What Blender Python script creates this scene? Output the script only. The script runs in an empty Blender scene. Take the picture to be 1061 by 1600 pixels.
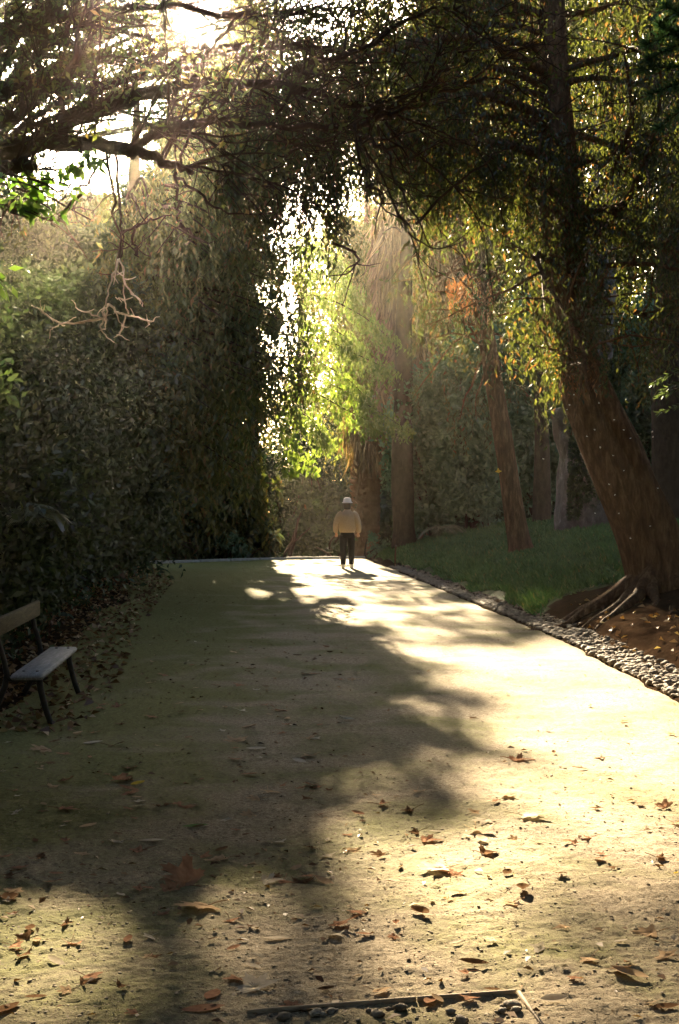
import bpy, math
import numpy as np

SC = bpy.context.scene
COL = SC.collection
R = np.random.default_rng(7)

# ------------------------------------------------------------------ camera, sky, sun, exposure
F, CX, HY, H = 2222.0, 530.5, 790.0, 1.62
cam_d = bpy.data.cameras.new('camera')
cam = bpy.data.objects.new('camera', cam_d)
COL.objects.link(cam)
cam.location = (0, 0, H)
cam.rotation_euler = (math.radians(90), 0, 0)
cam_d.sensor_fit = 'VERTICAL'
cam_d.sensor_height = 36
cam_d.lens = 50
cam_d.shift_y = -10 / 1600
cam_d.clip_end = 3000
SC.camera = cam

SD = np.array([-0.0945, 1.0, 0.3443])            # towards the sun, per metre of depth
ELEV = math.atan2(SD[2], math.hypot(SD[0], SD[1]))
AZ = math.atan2(SD[0], SD[1])
w = bpy.data.worlds.new("World")
SC.world = w
w.use_nodes = True
nt = w.node_tree
sky = nt.nodes.new('ShaderNodeTexSky')
sky.sky_type = 'NISHITA'
sky.sun_disc = False
sky.sun_elevation = ELEV
sky.sun_rotation = AZ
sky.air_density = 1.0
sky.dust_density = 2.0
sky.ozone_density = 0.6
bg = nt.nodes['Background']
bg.inputs['Strength'].default_value = 0.05
nt.links.new(sky.outputs[0], bg.inputs['Color'])

sl = bpy.data.lights.new('sun', 'SUN')
sl.energy = 5.0
sl.angle = math.radians(0.55)
sl.color = (1.0, 0.82, 0.56)
so = bpy.data.objects.new('sun', sl)
COL.objects.link(so)
so.rotation_euler = (math.radians(90) - ELEV, 0, math.pi - AZ)
so.location = (-6, 60, 25)

vs = SC.view_settings
vs.view_transform = 'Standard'
vs.look = 'None'
vs.gamma = 1
vs.exposure = 3.82
cy = SC.cycles
cy.max_bounces = 5
cy.diffuse_bounces = 2
cy.glossy_bounces = 2
cy.transmission_bounces = 3
cy.transparent_max_bounces = 8
cy.volume_bounces = 0
cy.use_denoising = True
cy.sample_clamp_indirect = 4.0

# ------------------------------------------------------------------ helpers
def at(px, py, d):
    return np.array([(px - CX) / F * d, d, H - (py - HY) / F * d])

def tag(o, label=None, cat=None, group=None, kind=None):
    if label: o['label'] = label
    if cat: o['category'] = cat
    if group: o['group'] = group
    if kind: o['kind'] = kind
    return o

def thing(name, label, cat, loc, group=None):
    o = bpy.data.objects.new(name, None)
    COL.objects.link(o)
    o.location = tuple(float(v) for v in loc)
    o.empty_display_size = 0.2
    return tag(o, label, cat, group)

def mesh_np(name, V, faces):
    """V (n,3); faces: list of (m,k) int arrays"""
    me = bpy.data.meshes.new(name)
    V = np.asarray(V, dtype=np.float32)
    me.vertices.add(len(V))
    me.vertices.foreach_set('co', V.ravel())
    faces = [np.asarray(f, dtype=np.int32) for f in faces if len(f)]
    loops = np.concatenate([f.ravel() for f in faces])
    tot = np.concatenate([np.full(len(f), f.shape[1], dtype=np.int32) for f in faces])
    st = np.concatenate([[0], np.cumsum(tot)[:-1]]).astype(np.int32)
    me.loops.add(len(loops))
    me.loops.foreach_set('vertex_index', loops)
    me.polygons.add(len(tot))
    me.polygons.foreach_set('loop_start', st)
    me.update(calc_edges=True)
    return me

class MB:
    """collects pieces of ONE mesh"""
    def __init__(s):
        s.V, s.F, s.n = [], {}, 0
    def add(s, V, *faces):
        V = np.asarray(V, dtype=float)
        for f in faces:
            f = np.asarray(f)
            if len(f):
                s.F.setdefault(f.shape[1], []).append(f + s.n)
        s.V.append(V)
        s.n += len(V)
    def tube(s, P, r, k=6, cap=True, jitter=0.0, rad=None):
        P = np.asarray(P, dtype=float)
        n = len(P)
        r = np.broadcast_to(np.asarray(r, dtype=float), (n,))
        T = np.gradient(P, axis=0)
        T /= np.linalg.norm(T, axis=1)[:, None] + 1e-9
        ref = np.array([0, 0, 1.0]) if abs(T[:, 2]).mean() < 0.7 else np.array([0, 1.0, 0])
        A = np.cross(T, ref)
        A /= np.linalg.norm(A, axis=1)[:, None] + 1e-9
        B = np.cross(T, A)
        a = np.arange(k) / k * 2 * math.pi
        rr = r[:, None] * np.ones(k)[None]
        if jitter:
            rr = rr * (1 + jitter * (R.random((n, k)) - 0.5))
        if rad is not None:
            rr = rr * rad
        V = P[:, None] + rr[..., None] * (np.cos(a)[None, :, None] * A[:, None] + np.sin(a)[None, :, None] * B[:, None])
        V = V.reshape(-1, 3)
        i = np.arange(n - 1)[:, None] * k
        j = np.arange(k)[None]
        q = np.stack([i + j, i + (j + 1) % k, i + k + (j + 1) % k, i + k + j], -1).reshape(-1, 4)
        s.add(V, q, *( [np.arange(k)[None, ::-1], (np.arange(k) + (n - 1) * k)[None]] if cap else []))
    def box(s, c, d, rot=0.0, bev=0.0):
        x, y, z = [v / 2 for v in d]
        b = min(bev, x * .9, y * .9, z * .9) if bev else 0
        ca, sa = math.cos(rot), math.sin(rot)
        if b <= 0:
            V = np.array([[i * x, j * y, k * z] for k in (-1, 1) for j in (-1, 1) for i in (-1, 1)])
            q = [[0, 2, 3, 1], [4, 5, 7, 6], [0, 1, 5, 4], [2, 6, 7, 3], [0, 4, 6, 2], [1, 3, 7, 5]]
        else:
            def ring(ix, iy, iz):
                return [[-ix + b, -iy, iz], [ix - b, -iy, iz], [ix, -iy + b, iz], [ix, iy - b, iz], [ix - b, iy, iz], [-ix + b, iy, iz], [-ix, iy - b, iz], [-ix, -iy + b, iz]]
            V = np.array(ring(x - b * .6, y - b * .6, -z) + ring(x, y, -z + b) + ring(x, y, z - b) + ring(x - b * .6, y - b * .6, z))
            q = [[l * 8 + i, l * 8 + (i + 1) % 8, l * 8 + 8 + (i + 1) % 8, l * 8 + 8 + i] for l in range(3) for i in range(8)]
        V = np.stack([V[:, 0] * ca - V[:, 1] * sa, V[:, 0] * sa + V[:, 1] * ca, V[:, 2]], -1) + np.asarray(c)
        if b > 0:
            s.add(V, q, [list(range(7, -1, -1)), list(range(24, 32))])
        else:
            s.add(V, q)
    def leaves(s, C, D, N, L, W, fold=0.12):
        """diamond leaves: centres, directions, normals"""
        n = len(C)
        if not n: return
        L = np.broadcast_to(L, (n,))[:, None]; W = np.broadcast_to(W, (n,))[:, None]
        S = np.cross(D, N)
        S /= np.linalg.norm(S, axis=1)[:, None] + 1e-9
        U = np.cross(S, D)
        V = np.stack([C - D * L * .5, C + S * W * .5 + U * W * fold - D * L * .06, C + D * L * .5 - U * L * .08, C - S * W * .5 + U * W * fold - D * L * .06], 1).reshape(-1, 3)
        s.add(V, np.arange(n * 4).reshape(n, 4))
    def build(s, name, mat, parent=None, smooth=False):
        V = np.concatenate(s.V)
        if parent is not None:
            off = np.array(parent.location)
            p = parent.parent
            while p is not None:
                off = off + np.array(p.location); p = p.parent
            V = V - off
        me = mesh_np(name, V, [np.concatenate(f) for f in s.F.values()])
        for m in (mat if isinstance(mat, (list, tuple)) else [mat]):
            me.materials.append(m)
        if smooth:
            me.polygons.foreach_set('use_smooth', np.ones(len(me.polygons), dtype=bool))
        o = bpy.data.objects.new(name, me)
        COL.objects.link(o)
        if parent is not None:
            o.parent = parent
        return o

def unit(v):
    v = np.asarray(v, dtype=float)
    return v / (np.linalg.norm(v, axis=-1, keepdims=True) + 1e-9)

def rdir(n, bias=(0, 0, 0)):
    return unit(unit(R.normal(size=(n, 3))) + np.asarray(bias))

def h2(ix, iy, seed):
    ix = ix.astype(np.int64); iy = iy.astype(np.int64)
    v = (ix * 374761393 + iy * 668265263 + seed * 1442695041) & 0x7fffffff
    v = ((v ^ (v >> 13)) * 1274126177) & 0x7fffffff
    return ((v ^ (v >> 16)) & 0xffff) / 65535.0

def vnoise(x, y, seed=0):
    x = np.asarray(x, dtype=float); y = np.asarray(y, dtype=float)
    ix, iy = np.floor(x), np.floor(y)
    fx, fy = x - ix, y - iy
    fx = fx * fx * (3 - 2 * fx); fy = fy * fy * (3 - 2 * fy)
    a, b = h2(ix, iy, seed), h2(ix + 1, iy, seed)
    c, d = h2(ix, iy + 1, seed), h2(ix + 1, iy + 1, seed)
    return (a * (1 - fx) + b * fx) * (1 - fy) + (c * (1 - fx) + d * fx) * fy

# ------------------------------------------------------------------ where sunlight gets through the leaves
LIT = [   # outlines of sunlit ground, in photograph pixels, and how open the crowns are there
    (0.80, [(425, 872), (470, 862), (560, 862), (600, 880), (650, 905), (740, 935), (830, 975), (930, 1022), (1090, 1095), (1090, 1400), (1000, 1350), (900, 1310), (800, 1280), (740, 1240), (700, 1200), (760, 1185), (850, 1195), (915, 1185),
           (820, 1150), (745, 1128), (775, 1100), (690, 1085), (640, 1070), (690, 1050), (620, 1025), (590, 1000), (620, 985), (570, 955), (545, 930), (480, 913), (430, 890)]),
    (0.36, [(430, 905), (560, 925), (620, 1000), (740, 1080), (900, 1185), (760, 1270), (500, 1340), (390, 1370), (470, 1200), (500, 1050)]),
    (0.76, [(500, 1335), (600, 1290), (760, 1270), (1090, 1400), (1090, 1620), (1020, 1620), (975, 1530), (905, 1420), (845, 1375), (835, 1420), (890, 1500), (945, 1620), (310, 1620), (325, 1480), (400, 1400)]),
    (0.58, [(-40, 1428), (110, 1412), (190, 1450), (250, 1510), (290, 1620), (-40, 1620)]),
    (0.9, [(515, 1215), (560, 1190), (610, 1195), (605, 1225), (550, 1240)]),
    (0.9, [(645, 1190), (690, 1172), (735, 1185), (700, 1205)]),
    (0.9, [(360, 925), (400, 918), (425, 928), (400, 937)]),
    (0.8, [(430, 918), (520, 915), (540, 928), (470, 932)]),
    (0.8, [(330, 905), (355, 902), (360, 908), (335, 911)]),
]
LIT_R = 0.0
SHAFTS = [(at(620, 380, 40), 1.3), (at(640, 405, 42), .75), (at(590, 320, 38), 1.0), (np.array([.2, 36.5, .9]), .7), (np.array([.2, 36.5, 1.7]), .6), (at(145, 315, 22), .7), (at(120, 320, 31), .9), (at(95, 320, 20), .8), (at(60, 300, 24), .8), (at(475, 700, 28.8), .45), (at(150, 490, 6.5), .62), (at(60, 300, 8.8), .5), (at(140, 265, 8.7), .4), (at(1045, 595, 14), .3), (at(840, 575, 18.5), .45), (at(720, 450, 31), .5), (at(1000, 450, 18), .35), (at(700, 380, 18), .4)]
EX = 530.5

def inpoly(x, y, P):
    c = np.zeros(x.shape, dtype=bool)
    n = len(P)
    for i in range(n):
        x1, y1 = P[i]; x2, y2 = P[(i + 1) % n]
        if y1 == y2: continue
        t = (y - y1) / (y2 - y1)
        c ^= ((y1 > y) != (y2 > y)) & (x < x1 + t * (x2 - x1))
    return c

def keep(C, frac=1.0):
    """False for the leaves that would stand in one of the sun shafts"""
    C = np.asarray(C)
    z = np.maximum(C[:, 2], 0)
    t = z / SD[2]
    gy = C[:, 1] - t
    gx = C[:, 0] - SD[0] * t
    ok = np.ones(len(C), dtype=bool)
    v = gy > 3.6
    yy = np.where(v, gy, 10)
    px = CX + F * gx / yy
    py = HY + F * H / yy
    jx = (vnoise(gx * 2.2, gy * 1.1, 3) - .5) * 50 * (py - 760) / 500
    jy = (vnoise(gx * 2.2, gy * 1.1, 9) - .5) * 30 * (py - 760) / 500
    rnd = 0.45 * vnoise(gx * 1.7, gy * .7, 21) + 0.35 * vnoise(gx * 3.6, gy * 1.5, 22) + .2 * vnoise(gx * 7, gy * 3, 23)
    rnd = np.clip((rnd - .5) * 1.5 + .5, 0, 1)
    for p, P in LIT:
        j = 1.0 if max(q[0] for q in P) - min(q[0] for q in P) > 250 else .25
        ok &= ~(v & inpoly(px + jx * j, py + jy * j, P) & (rnd < p + (0.2 if p >= .9 else 0)))
    u = SD / np.linalg.norm(SD)
    d = C - np.array([0, 0, H]); a = d @ u                 # the hole through which the sun itself shows
    ok &= ~((a > 2) & (np.linalg.norm(d - a[:, None] * u, axis=1) < .05 + .0175 * a * (.8 + .5 * vnoise(C[:, 0] * 5, C[:, 2] * 5, 77))))
    for p, r in SHAFTS:
        d = C - p
        a = d @ u
        q = np.linalg.norm(d - a[:, None] * u, axis=1)
        ok &= ~((a > 0.3) & (q < r))
    if frac < 1:
        ok |= R.random(len(C)) > frac
    return ok

# ------------------------------------------------------------------ materials
def new_mat(name):
    m = bpy.data.materials.new(name)
    m.use_nodes = True
    t = m.node_tree
    for n in list(t.nodes): t.nodes.remove(n)
    o = t.nodes.new('ShaderNodeOutputMaterial')
    return m, t, o

def ramp(t, fac, stops):
    r = t.nodes.new('ShaderNodeValToRGB')
    e = r.color_ramp.elements
    while len(e) < len(stops): e.new(0.5)
    for i, (p, c) in enumerate(stops):
        e[i].position = p
        e[i].color = (*c, 1)
    t.links.new(fac, r.inputs[0])
    return r.outputs[0]

def noise(t, scale, detail=6, rough=.6, vec=None, dist=0.0):
    n = t.nodes.new('ShaderNodeTexNoise')
    n.inputs['Scale'].default_value = scale
    n.inputs['Detail'].default_value = detail
    n.inputs['Roughness'].default_value = rough
    n.inputs['Distortion'].default_value = dist
    if vec is None:
        tc = t.nodes.new('ShaderNodeTexCoord')
        vec = tc.outputs['Object']
    t.links.new(vec, n.inputs['Vector'])
    return n.outputs['Fac']

def mix(t, fac, a, b, kind='MIX'):
    m = t.nodes.new('ShaderNodeMix')
    m.data_type = 'RGBA'
    m.blend_type = kind
    for s, v in ((m.inputs[0], fac), (m.inputs[6], a), (m.inputs[7], b)):
        if isinstance(v, (int, float)): s.default_value = v
        elif isinstance(v, tuple): s.default_value = (*v, 1)
        else: t.links.new(v, s)
    return m.outputs[2]

def leaf_mat(name, stops, trans=0.45, gloss=0.06, rough=0.4):
    m, t, o = new_mat(name)
    g = t.nodes.new('ShaderNodeNewGeometry')
    c = ramp(t, g.outputs['Random Per Island'], stops)
    d = t.nodes.new('ShaderNodeBsdfDiffuse'); t.links.new(c, d.inputs[0])
    tr = t.nodes.new('ShaderNodeBsdfTranslucent')
    c2 = mix(t, 1.0, c, (1.25, 1.2, 0.5), 'MULTIPLY')
    t.links.new(c2, tr.inputs[0])
    a = t.nodes.new('ShaderNodeMixShader'); a.inputs[0].default_value = trans
    t.links.new(d.outputs[0], a.inputs[1]); t.links.new(tr.outputs[0], a.inputs[2])
    gl = t.nodes.new('ShaderNodeBsdfGlossy'); gl.inputs['Roughness'].default_value = rough
    gl.inputs[0].default_value = (.9, .9, .9, 1)
    b = t.nodes.new('ShaderNodeMixShader'); b.inputs[0].default_value = gloss
    t.links.new(a.outputs[0], b.inputs[1]); t.links.new(gl.outputs[0], b.inputs[2])
    t.links.new(b.outputs[0], o.inputs[0])
    return m

def solid_mat(name, stops, scale=6, rough=.8, bump=0.0, bscale=None, stretch=None, detail=8, spec=.08):
    m, t, o = new_mat(name)
    b = t.nodes.new('ShaderNodeBsdfPrincipled')
    b.inputs['Roughness'].default_value = rough
    b.inputs['Specular IOR Level'].default_value = spec
    vec = None
    if stretch:
        tc = t.nodes.new('ShaderNodeTexCoord')
        mp = t.nodes.new('ShaderNodeMapping')
        mp.inputs['Scale'].default_value = stretch
        t.links.new(tc.outputs['Object'], mp.inputs[0])
        vec = mp.outputs[0]
    f = noise(t, scale, detail, .65, vec, .3)
    t.links.new(ramp(t, f, stops), b.inputs['Base Color'])
    if bump:
        f2 = noise(t, bscale or scale * 3, 8, .7, vec, .2)
        bp = t.nodes.new('ShaderNodeBump')
        bp.inputs['Strength'].default_value = 1
        bp.inputs['Distance'].default_value = bump
        t.links.new(f2, bp.inputs['Height'])
        t.links.new(bp.outputs[0], b.inputs['Normal'])
    t.links.new(b.outputs[0], o.inputs[0])
    return m

M = {}
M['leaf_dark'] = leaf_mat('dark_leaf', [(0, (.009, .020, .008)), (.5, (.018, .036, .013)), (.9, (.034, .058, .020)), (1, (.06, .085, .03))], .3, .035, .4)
M['leaf_conifer'] = leaf_mat('conifer_leaf', [(0, (.030, .040, .012)), (.55, (.055, .070, .020)), (.85, (.085, .095, .028)), (1, (.11, .06, .025))], .42, .03)
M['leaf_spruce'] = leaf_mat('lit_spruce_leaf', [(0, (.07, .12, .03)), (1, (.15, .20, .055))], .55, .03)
M['leaf_droop'] = leaf_mat('drooping_leaf', [(0, (.024, .032, .012)), (.55, (.046, .056, .020)), (.86, (.080, .090, .030)), (.92, (.10, .055, .028)), (1, (.13, .06, .034))], .45, .03)
M['leaf_green'] = leaf_mat('blue_green_leaf', [(0, (.032, .090, .050)), (.6, (.055, .135, .075)), (1, (.09, .18, .095))], .30, .06, .4)
M['leaf_fresh'] = leaf_mat('fresh_green_leaf', [(0, (.07, .16, .03)), (1, (.12, .22, .045))], .6, .04)
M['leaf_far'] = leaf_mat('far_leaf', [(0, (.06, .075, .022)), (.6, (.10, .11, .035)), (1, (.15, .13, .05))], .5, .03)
M['leaf_frond'] = leaf_mat('palm_frond', [(0, (.05, .08, .04)), (1, (.09, .125, .065))], .3, .07, .4)
M['dead_frond'] = leaf_mat('dead_frond', [(0, (.06, .038, .02)), (.6, (.13, .085, .05)), (1, (.24, .165, .095))], .25, .03)
M['leaf_rust'] = leaf_mat('rust_leaf', [(0, (.15, .06, .025)), (1, (.26, .11, .05))], .45, .03)
M['grass'] = leaf_mat('grass_blade', [(0, (.032, .085, .028)), (.6, (.056, .13, .042)), (.93, (.085, .16, .05)), (1, (.19, .17, .07))], .3, .03)
M['bark'] = solid_mat('brown_bark', [(.25, (.045, .025, .013)), (.5, (.11, .062, .034)), (.75, (.25, .155, .09))], 8, .95, .13, 9, (1.8, 1.8, .42))
M['bark_dark'] = solid_mat('dark_bark', [(.3, (.025, .017, .012)), (.7, (.07, .048, .034))], 9, .9, .02, 14, (1, 1, .5))
M['bark_pale'] = solid_mat('pale_bark', [(.3, (.06, .05, .042)), (.55, (.13, .112, .10)), (.75, (.25, .225, .215))], 6, .85, .03, 9, (1, 1, .6))
M['bark_twig'] = solid_mat('bare_twig_bark', [(.3, (.24, .21, .16)), (.7, (.42, .38, .30))], 14, .8, .004, 40)
M['bark_palm'] = solid_mat('palm_bark', [(.3, (.10, .055, .03)), (.6, (.20, .12, .07)), (.8, (.30, .20, .13))], 5, .9, .06, 6, (1, 1, .8))
M['soil'] = solid_mat('leafy_soil', [(.3, (.012, .008, .005)), (.6, (.030, .018, .011)), (.8, (.06, .035, .021))], 9, 1.0, .03, 22, spec=0)
M['bank'] = solid_mat('grassy_soil', [(.3, (.020, .035, .012)), (.6, (.035, .055, .017)), (.85, (.06, .045, .025))], 4, .95, .03, 16)
M['stone'] = solid_mat('grey_stone', [(.3, (.10, .075, .05)), (.55, (.19, .155, .115)), (.8, (.34, .30, .24))], 7, .85, .006, 40)
M['kerb'] = solid_mat('kerb_stone', [(.3, (.20, .19, .17)), (.7, (.32, .31, .28))], 8, .85, .006, 30)
M['wood'] = solid_mat('weathered_wood', [(.3, (.08, .08, .085)), (.5, (.16, .16, .17)), (.75, (.28, .28, .29))], 7, .6, .004, 20, (9, .7, 9), 8, .4)
M['wood_brown'] = solid_mat('mossy_brown_wood', [(.3, (.05, .042, .026)), (.55, (.09, .075, .042)), (.8, (.15, .125, .075))], 7, .7, .004, 20, (9, .7, 9))
M['iron'] = solid_mat('black_iron', [(.3, (.012, .012, .011)), (.7, (.03, .027, .024))], 20, .5, .001, 60)
M['edging'] = solid_mat('timber_edging', [(.3, (.20, .15, .10)), (.7, (.36, .28, .19))], 12, .8, .002, 50, (1, 6, 6))
M['skin'] = solid_mat('skin', [(.3, (.45, .24, .15)), (.7, (.52, .29, .19))], 20, .5)
M['jacket'] = solid_mat('tan_jacket', [(.3, (.33, .25, .17)), (.7, (.46, .36, .26))], 40, .9, .004, 60)
M['trousers'] = solid_mat('black_trousers', [(.3, (.012, .012, .014)), (.7, (.022, .022, .024))], 30, .9, .003, 50)
M['hat'] = solid_mat('white_hat', [(.3, (.70, .68, .62)), (.7, (.78, .76, .71))], 30, .9)
M['hair'] = solid_mat('dark_hair', [(.3, (.010, .007, .005)), (.7, (.025, .017, .012))], 40, .6)
M['shoe'] = solid_mat('pale_shoe', [(.3, (.6, .57, .5)), (.7, (.72, .69, .62))], 20, .7)
M['insect'] = solid_mat('pale_wing', [(.3, (.75, .72, .65)), (.7, (.82, .80, .75))], 20, .6)

def path_mat():
    m, t, o = new_mat('mossy_gravel_path')
    b = t.nodes.new('ShaderNodeBsdfPrincipled')
    b.inputs['Roughness'].default_value = .95
    b.inputs['Specular IOR Level'].default_value = .04
    tc = t.nodes.new('ShaderNodeTexCoord'); ob = tc.outputs['Object']
    n1 = noise(t, 1.1, 7, .6, ob, .5)
    n2 = noise(t, 38, 5, .7, ob)
    n3 = noise(t, 150, 4, .75, ob)
    sand = ramp(t, n2, [(.28, (.15, .11, .07)), (.5, (.29, .23, .15)), (.72, (.47, .39, .275))])
    grit = ramp(t, n3, [(.36, (.3, .3, .3)), (.5, (.95, .95, .95)), (.66, (1.15, 1.15, 1.15))])
    sand = mix(t, .75, sand, grit, 'MULTIPLY')
    moss = ramp(t, n2, [(.3, (.068, .070, .018)), (.7, (.20, .19, .065))])
    # moss: patches, more towards the left-hand side and along both edges
    sx = t.nodes.new('ShaderNodeSeparateXYZ'); t.links.new(ob, sx.inputs[0])
    ab = t.nodes.new('ShaderNodeMapRange'); t.links.new(sx.outputs['X'], ab.inputs[0])
    ab.inputs[1].default_value = -.5; ab.inputs[2].default_value = -2.4; ab.inputs[3].default_value = 0; ab.inputs[4].default_value = .28
    ad = t.nodes.new('ShaderNodeMath'); ad.operation = 'ADD'
    t.links.new(n1, ad.inputs[0]); t.links.new(ab.outputs[0], ad.inputs[1])
    ad2 = t.nodes.new('ShaderNodeMath'); ad2.operation = 'MULTIPLY_ADD'
    t.links.new(n2, ad2.inputs[0]); ad2.inputs[1].default_value = .35; t.links.new(ad.outputs[0], ad2.inputs[2])
    mf = ramp(t, ad2.outputs[0], [(.60, (0, 0, 0)), (.85, (.9, .9, .9))])
    c = mix(t, mf, sand, moss)
    t.links.new(c, b.inputs['Base Color'])
    bp = t.nodes.new('ShaderNodeBump'); bp.inputs['Strength'].default_value = 1; bp.inputs['Distance'].default_value = .011
    mx = t.nodes.new('ShaderNodeMath'); mx.operation = 'MULTIPLY_ADD'
    t.links.new(n3, mx.inputs[0]); mx.inputs[1].default_value = .35; t.links.new(n2, mx.inputs[2])
    t.links.new(mx.outputs[0], bp.inputs['Height'])
    t.links.new(bp.outputs[0], b.inputs['Normal'])
    t.links.new(b.outputs[0], o.inputs[0])
    return m
M['path'] = path_mat()

# ------------------------------------------------------------------ terrain
def xr(y): return np.interp(y, [-10, 11.8, 16.4, 20.6, 26.7, 36, 41, 46, 60, 200], [2.9, 2.84, 2.74, 2.5, 2.04, 1.46, 1.0, .7, .7, .7])
def xl(y): return np.interp(y, [-10, 9, 12, 19, 30, 40, 60, 200], [-2.5, -2.5, -2.62, -3.35, -4.2, -6.0, -8, -8])
def yend(x): return np.interp(x, [-8, -4.3, -1.95, 0.4, 2], [38.2, 40.2, 42.6, 43.6, 43.6])     # the far kerb

def gz(x, y):
    x = np.asarray(x, dtype=float); y = np.asarray(y, dtype=float)
    s = np.maximum(x - (xr(y) + .35), 0)
    hb = 1.75 * (1 - np.exp(-s * .32 / 1.75)) + .10 * np.minimum(s, .3) / .3
    hb *= np.clip((y + 2) / 10, 0.3, 1)
    l = np.maximum(xl(y) - .2 - x, 0)
    hl = .5 * (1 - np.exp(-l * .25))
    z = hb + hl
    bump = np.minimum(s + l, 1.2) / 1.2
    z = z + bump * (.10 * (vnoise(x * .9, y * .9, 5) - .5) + .05 * (vnoise(x * 2.6, y * 2.6, 6) - .5))
    far = np.maximum(y - yend(np.clip(x, -8, 2)) - .3, 0)
    z = z - .7 * (1 - np.exp(-far * .12)) * np.exp(-s * .35)
    return z

def grid(xs, ys, zf):
    X, Y = np.meshgrid(xs, ys)
    V = np.stack([X, Y, zf(X, Y)], -1).reshape(-1, 3)
    nx, ny = len(xs), len(ys)
    i = np.arange(ny - 1)[:, None] * nx + np.arange(nx - 1)[None]
    return V, np.stack([i, i + 1, i + nx + 1, i + nx], -1).reshape(-1, 4)

def ground_z(x, y):
    z = gz(x, y)
    inside = (x < xr(y) + .02) & (x > xl(y) - .02) & (y < yend(np.clip(x, -8, 2)) + .05)
    return np.where(inside, z - .06, z - .004)

xs = np.concatenate([[-300, -120, -60, -30, -20], np.arange(-14, -4, .5), np.arange(-4, 9, .16), np.arange(9, 20, .5), [22, 30, 60, 120, 300]])
ys = np.concatenate([[-60, -40, -20, -10], np.arange(-6, 4, .5), np.arange(4, 50, .2), np.arange(50, 80, 1), [85, 100, 140, 200, 350]])
m = MB(); m.add(*grid(xs, ys, ground_z))
g = m.build('ground', M['soil'], smooth=True)
tag(g, kind='structure')

# path: one fine sheet between its two edges
yy = [1.0]
while yy[-1] < 43.9:
    yy.append(yy[-1] + max(.012, 2.0 * yy[-1] ** 2 / 3600) if yy[-1] > 3.6 else yy[-1] + .2)
yy = np.array(yy)
u = np.linspace(0, 1, 330)
Y = np.repeat(yy[:, None], len(u), 1)
ex_l = xl(yy) - .14 + .22 * (vnoise(yy * 1.7, yy * 0, 31) - .5) + .5 * (vnoise(yy * .5, yy * 0, 33) - .5)
ex_r = xr(yy) + .03 + .10 * (vnoise(yy * 2.1, yy * 0, 32) - .5)
X = ex_l[:, None] + (ex_r - ex_l)[:, None] * u[None]
Y = np.minimum(Y, yend(X))
def path_relief(X, Y):
    return (.010 * (vnoise(X * 7, Y * 7, 1) - .5) + .007 * (vnoise(X * 19, Y * 19, 2) - .5) + .010 * (vnoise(X * 52, Y * 52, 4) - .5) + .03 * (vnoise(X * .8, Y * .8, 8) - .5))
Z = path_relief(X, Y)
edge = np.minimum(u, 1 - u)[None] * (ex_r - ex_l)[:, None]
Z = Z - .05 * np.exp(-edge / .06)
Vp = np.stack([X, Y, Z], -1).reshape(-1, 3)
nx = len(u)
i = np.arange(len(yy) - 1)[:, None] * nx + np.arange(nx - 1)[None]
m = MB(); m.add(Vp, np.stack([i, i + 1, i + nx + 1, i + nx], -1).reshape(-1, 4))
p = m.build('path', M['path'], smooth=True)
tag(p, kind='structure')
def pz(x, y): return path_relief(np.asarray(x, dtype=float), np.asarray(y, dtype=float))

# grassy bank sheet
xs2 = np.arange(0, 12.01, .12); ys2 = np.arange(9, 50, .25)
Xb = xr(ys2)[:, None] + .42 + xs2[None]
Yb = np.repeat(ys2[:, None], len(xs2), 1)
Zb = gz(Xb, Yb) + .012
nearroot = np.hypot(Xb - 4.2, (Yb - 17.5) * .7)
m = MB()
nx = len(xs2)
i = (np.arange(len(ys2) - 1)[:, None] * nx + np.arange(nx - 1)[None])
q = np.stack([i, i + 1, i + nx + 1, i + nx], -1).reshape(-1, 4)
bare = ((nearroot < 1.9 + .7 * vnoise(Xb * 1.2, Yb * 1.2, 44)) | (Yb < 15.5)).reshape(-1)
q = q[~bare[q].any(1)]
m.add(np.stack([Xb, Yb, Zb], -1).reshape(-1, 3), q)
b = m.build('bank_ground', M['bank'], smooth=True); tag(b, kind='structure')

# grass
n = 150000
gx = R.random(n) ** 1.3 * 9.5; gy = 11 + R.random(n) * 35
gx = xr(gy) + .42 + .25 * (vnoise(gy * 1.5, gy * 0, 71) - .3) + gx
k_ = (np.hypot(gx - 4.2, (gy - 17.5) * .7) > 2.0 + .7 * vnoise(gx * 1.2, gy * 1.2, 44) + .3 * R.random(n)) & (gy > 15.6 + .8 * R.random(n))
gx, gy = gx[k_], gy[k_]
n = len(gx)
base = np.stack([gx, gy, gz(gx, gy)], -1)
ht = (.05 + .08 * R.random(n)) * (.6 + .8 * vnoise(gx * 1.8, gy * 1.8, 72)); wd = .014 + .018 * R.random(n)
a = R.random(n) * 6.283
side = np.stack([np.cos(a), np.sin(a), 0 * a], -1)
lean = R.normal(size=(n, 3)) * .06; lean[:, 2] = 0
tip = base + lean + np.stack([0 * ht, 0 * ht, ht], -1)
V = np.stack([base - side * wd[:, None], base + side * wd[:, None], tip], 1).reshape(-1, 3)
m = MB(); m.add(V, np.arange(n * 3).reshape(n, 3))
o = m.build('grass', M['grass'])
tag(o, 'short dark green grass covering the bank on the right of the path', 'grass', kind='stuff')

# ------------------------------------------------------------------ trees
def curve(P, n=12):
    P = np.asarray(P, dtype=float)
    t = np.linspace(0, len(P) - 1, n)
    out = []
    for tt in t:
        i = min(int(tt), len(P) - 2); f = tt - i
        p0 = P[max(i - 1, 0)]; p1 = P[i]; p2 = P[i + 1]; p3 = P[min(i + 2, len(P) - 1)]
        out.append(.5 * ((2 * p1) + (-p0 + p2) * f + (2 * p0 - 5 * p1 + 4 * p2 - p3) * f * f + (-p0 + 3 * p1 - 3 * p2 + p3) * f ** 3))
    return np.array(out)

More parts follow.
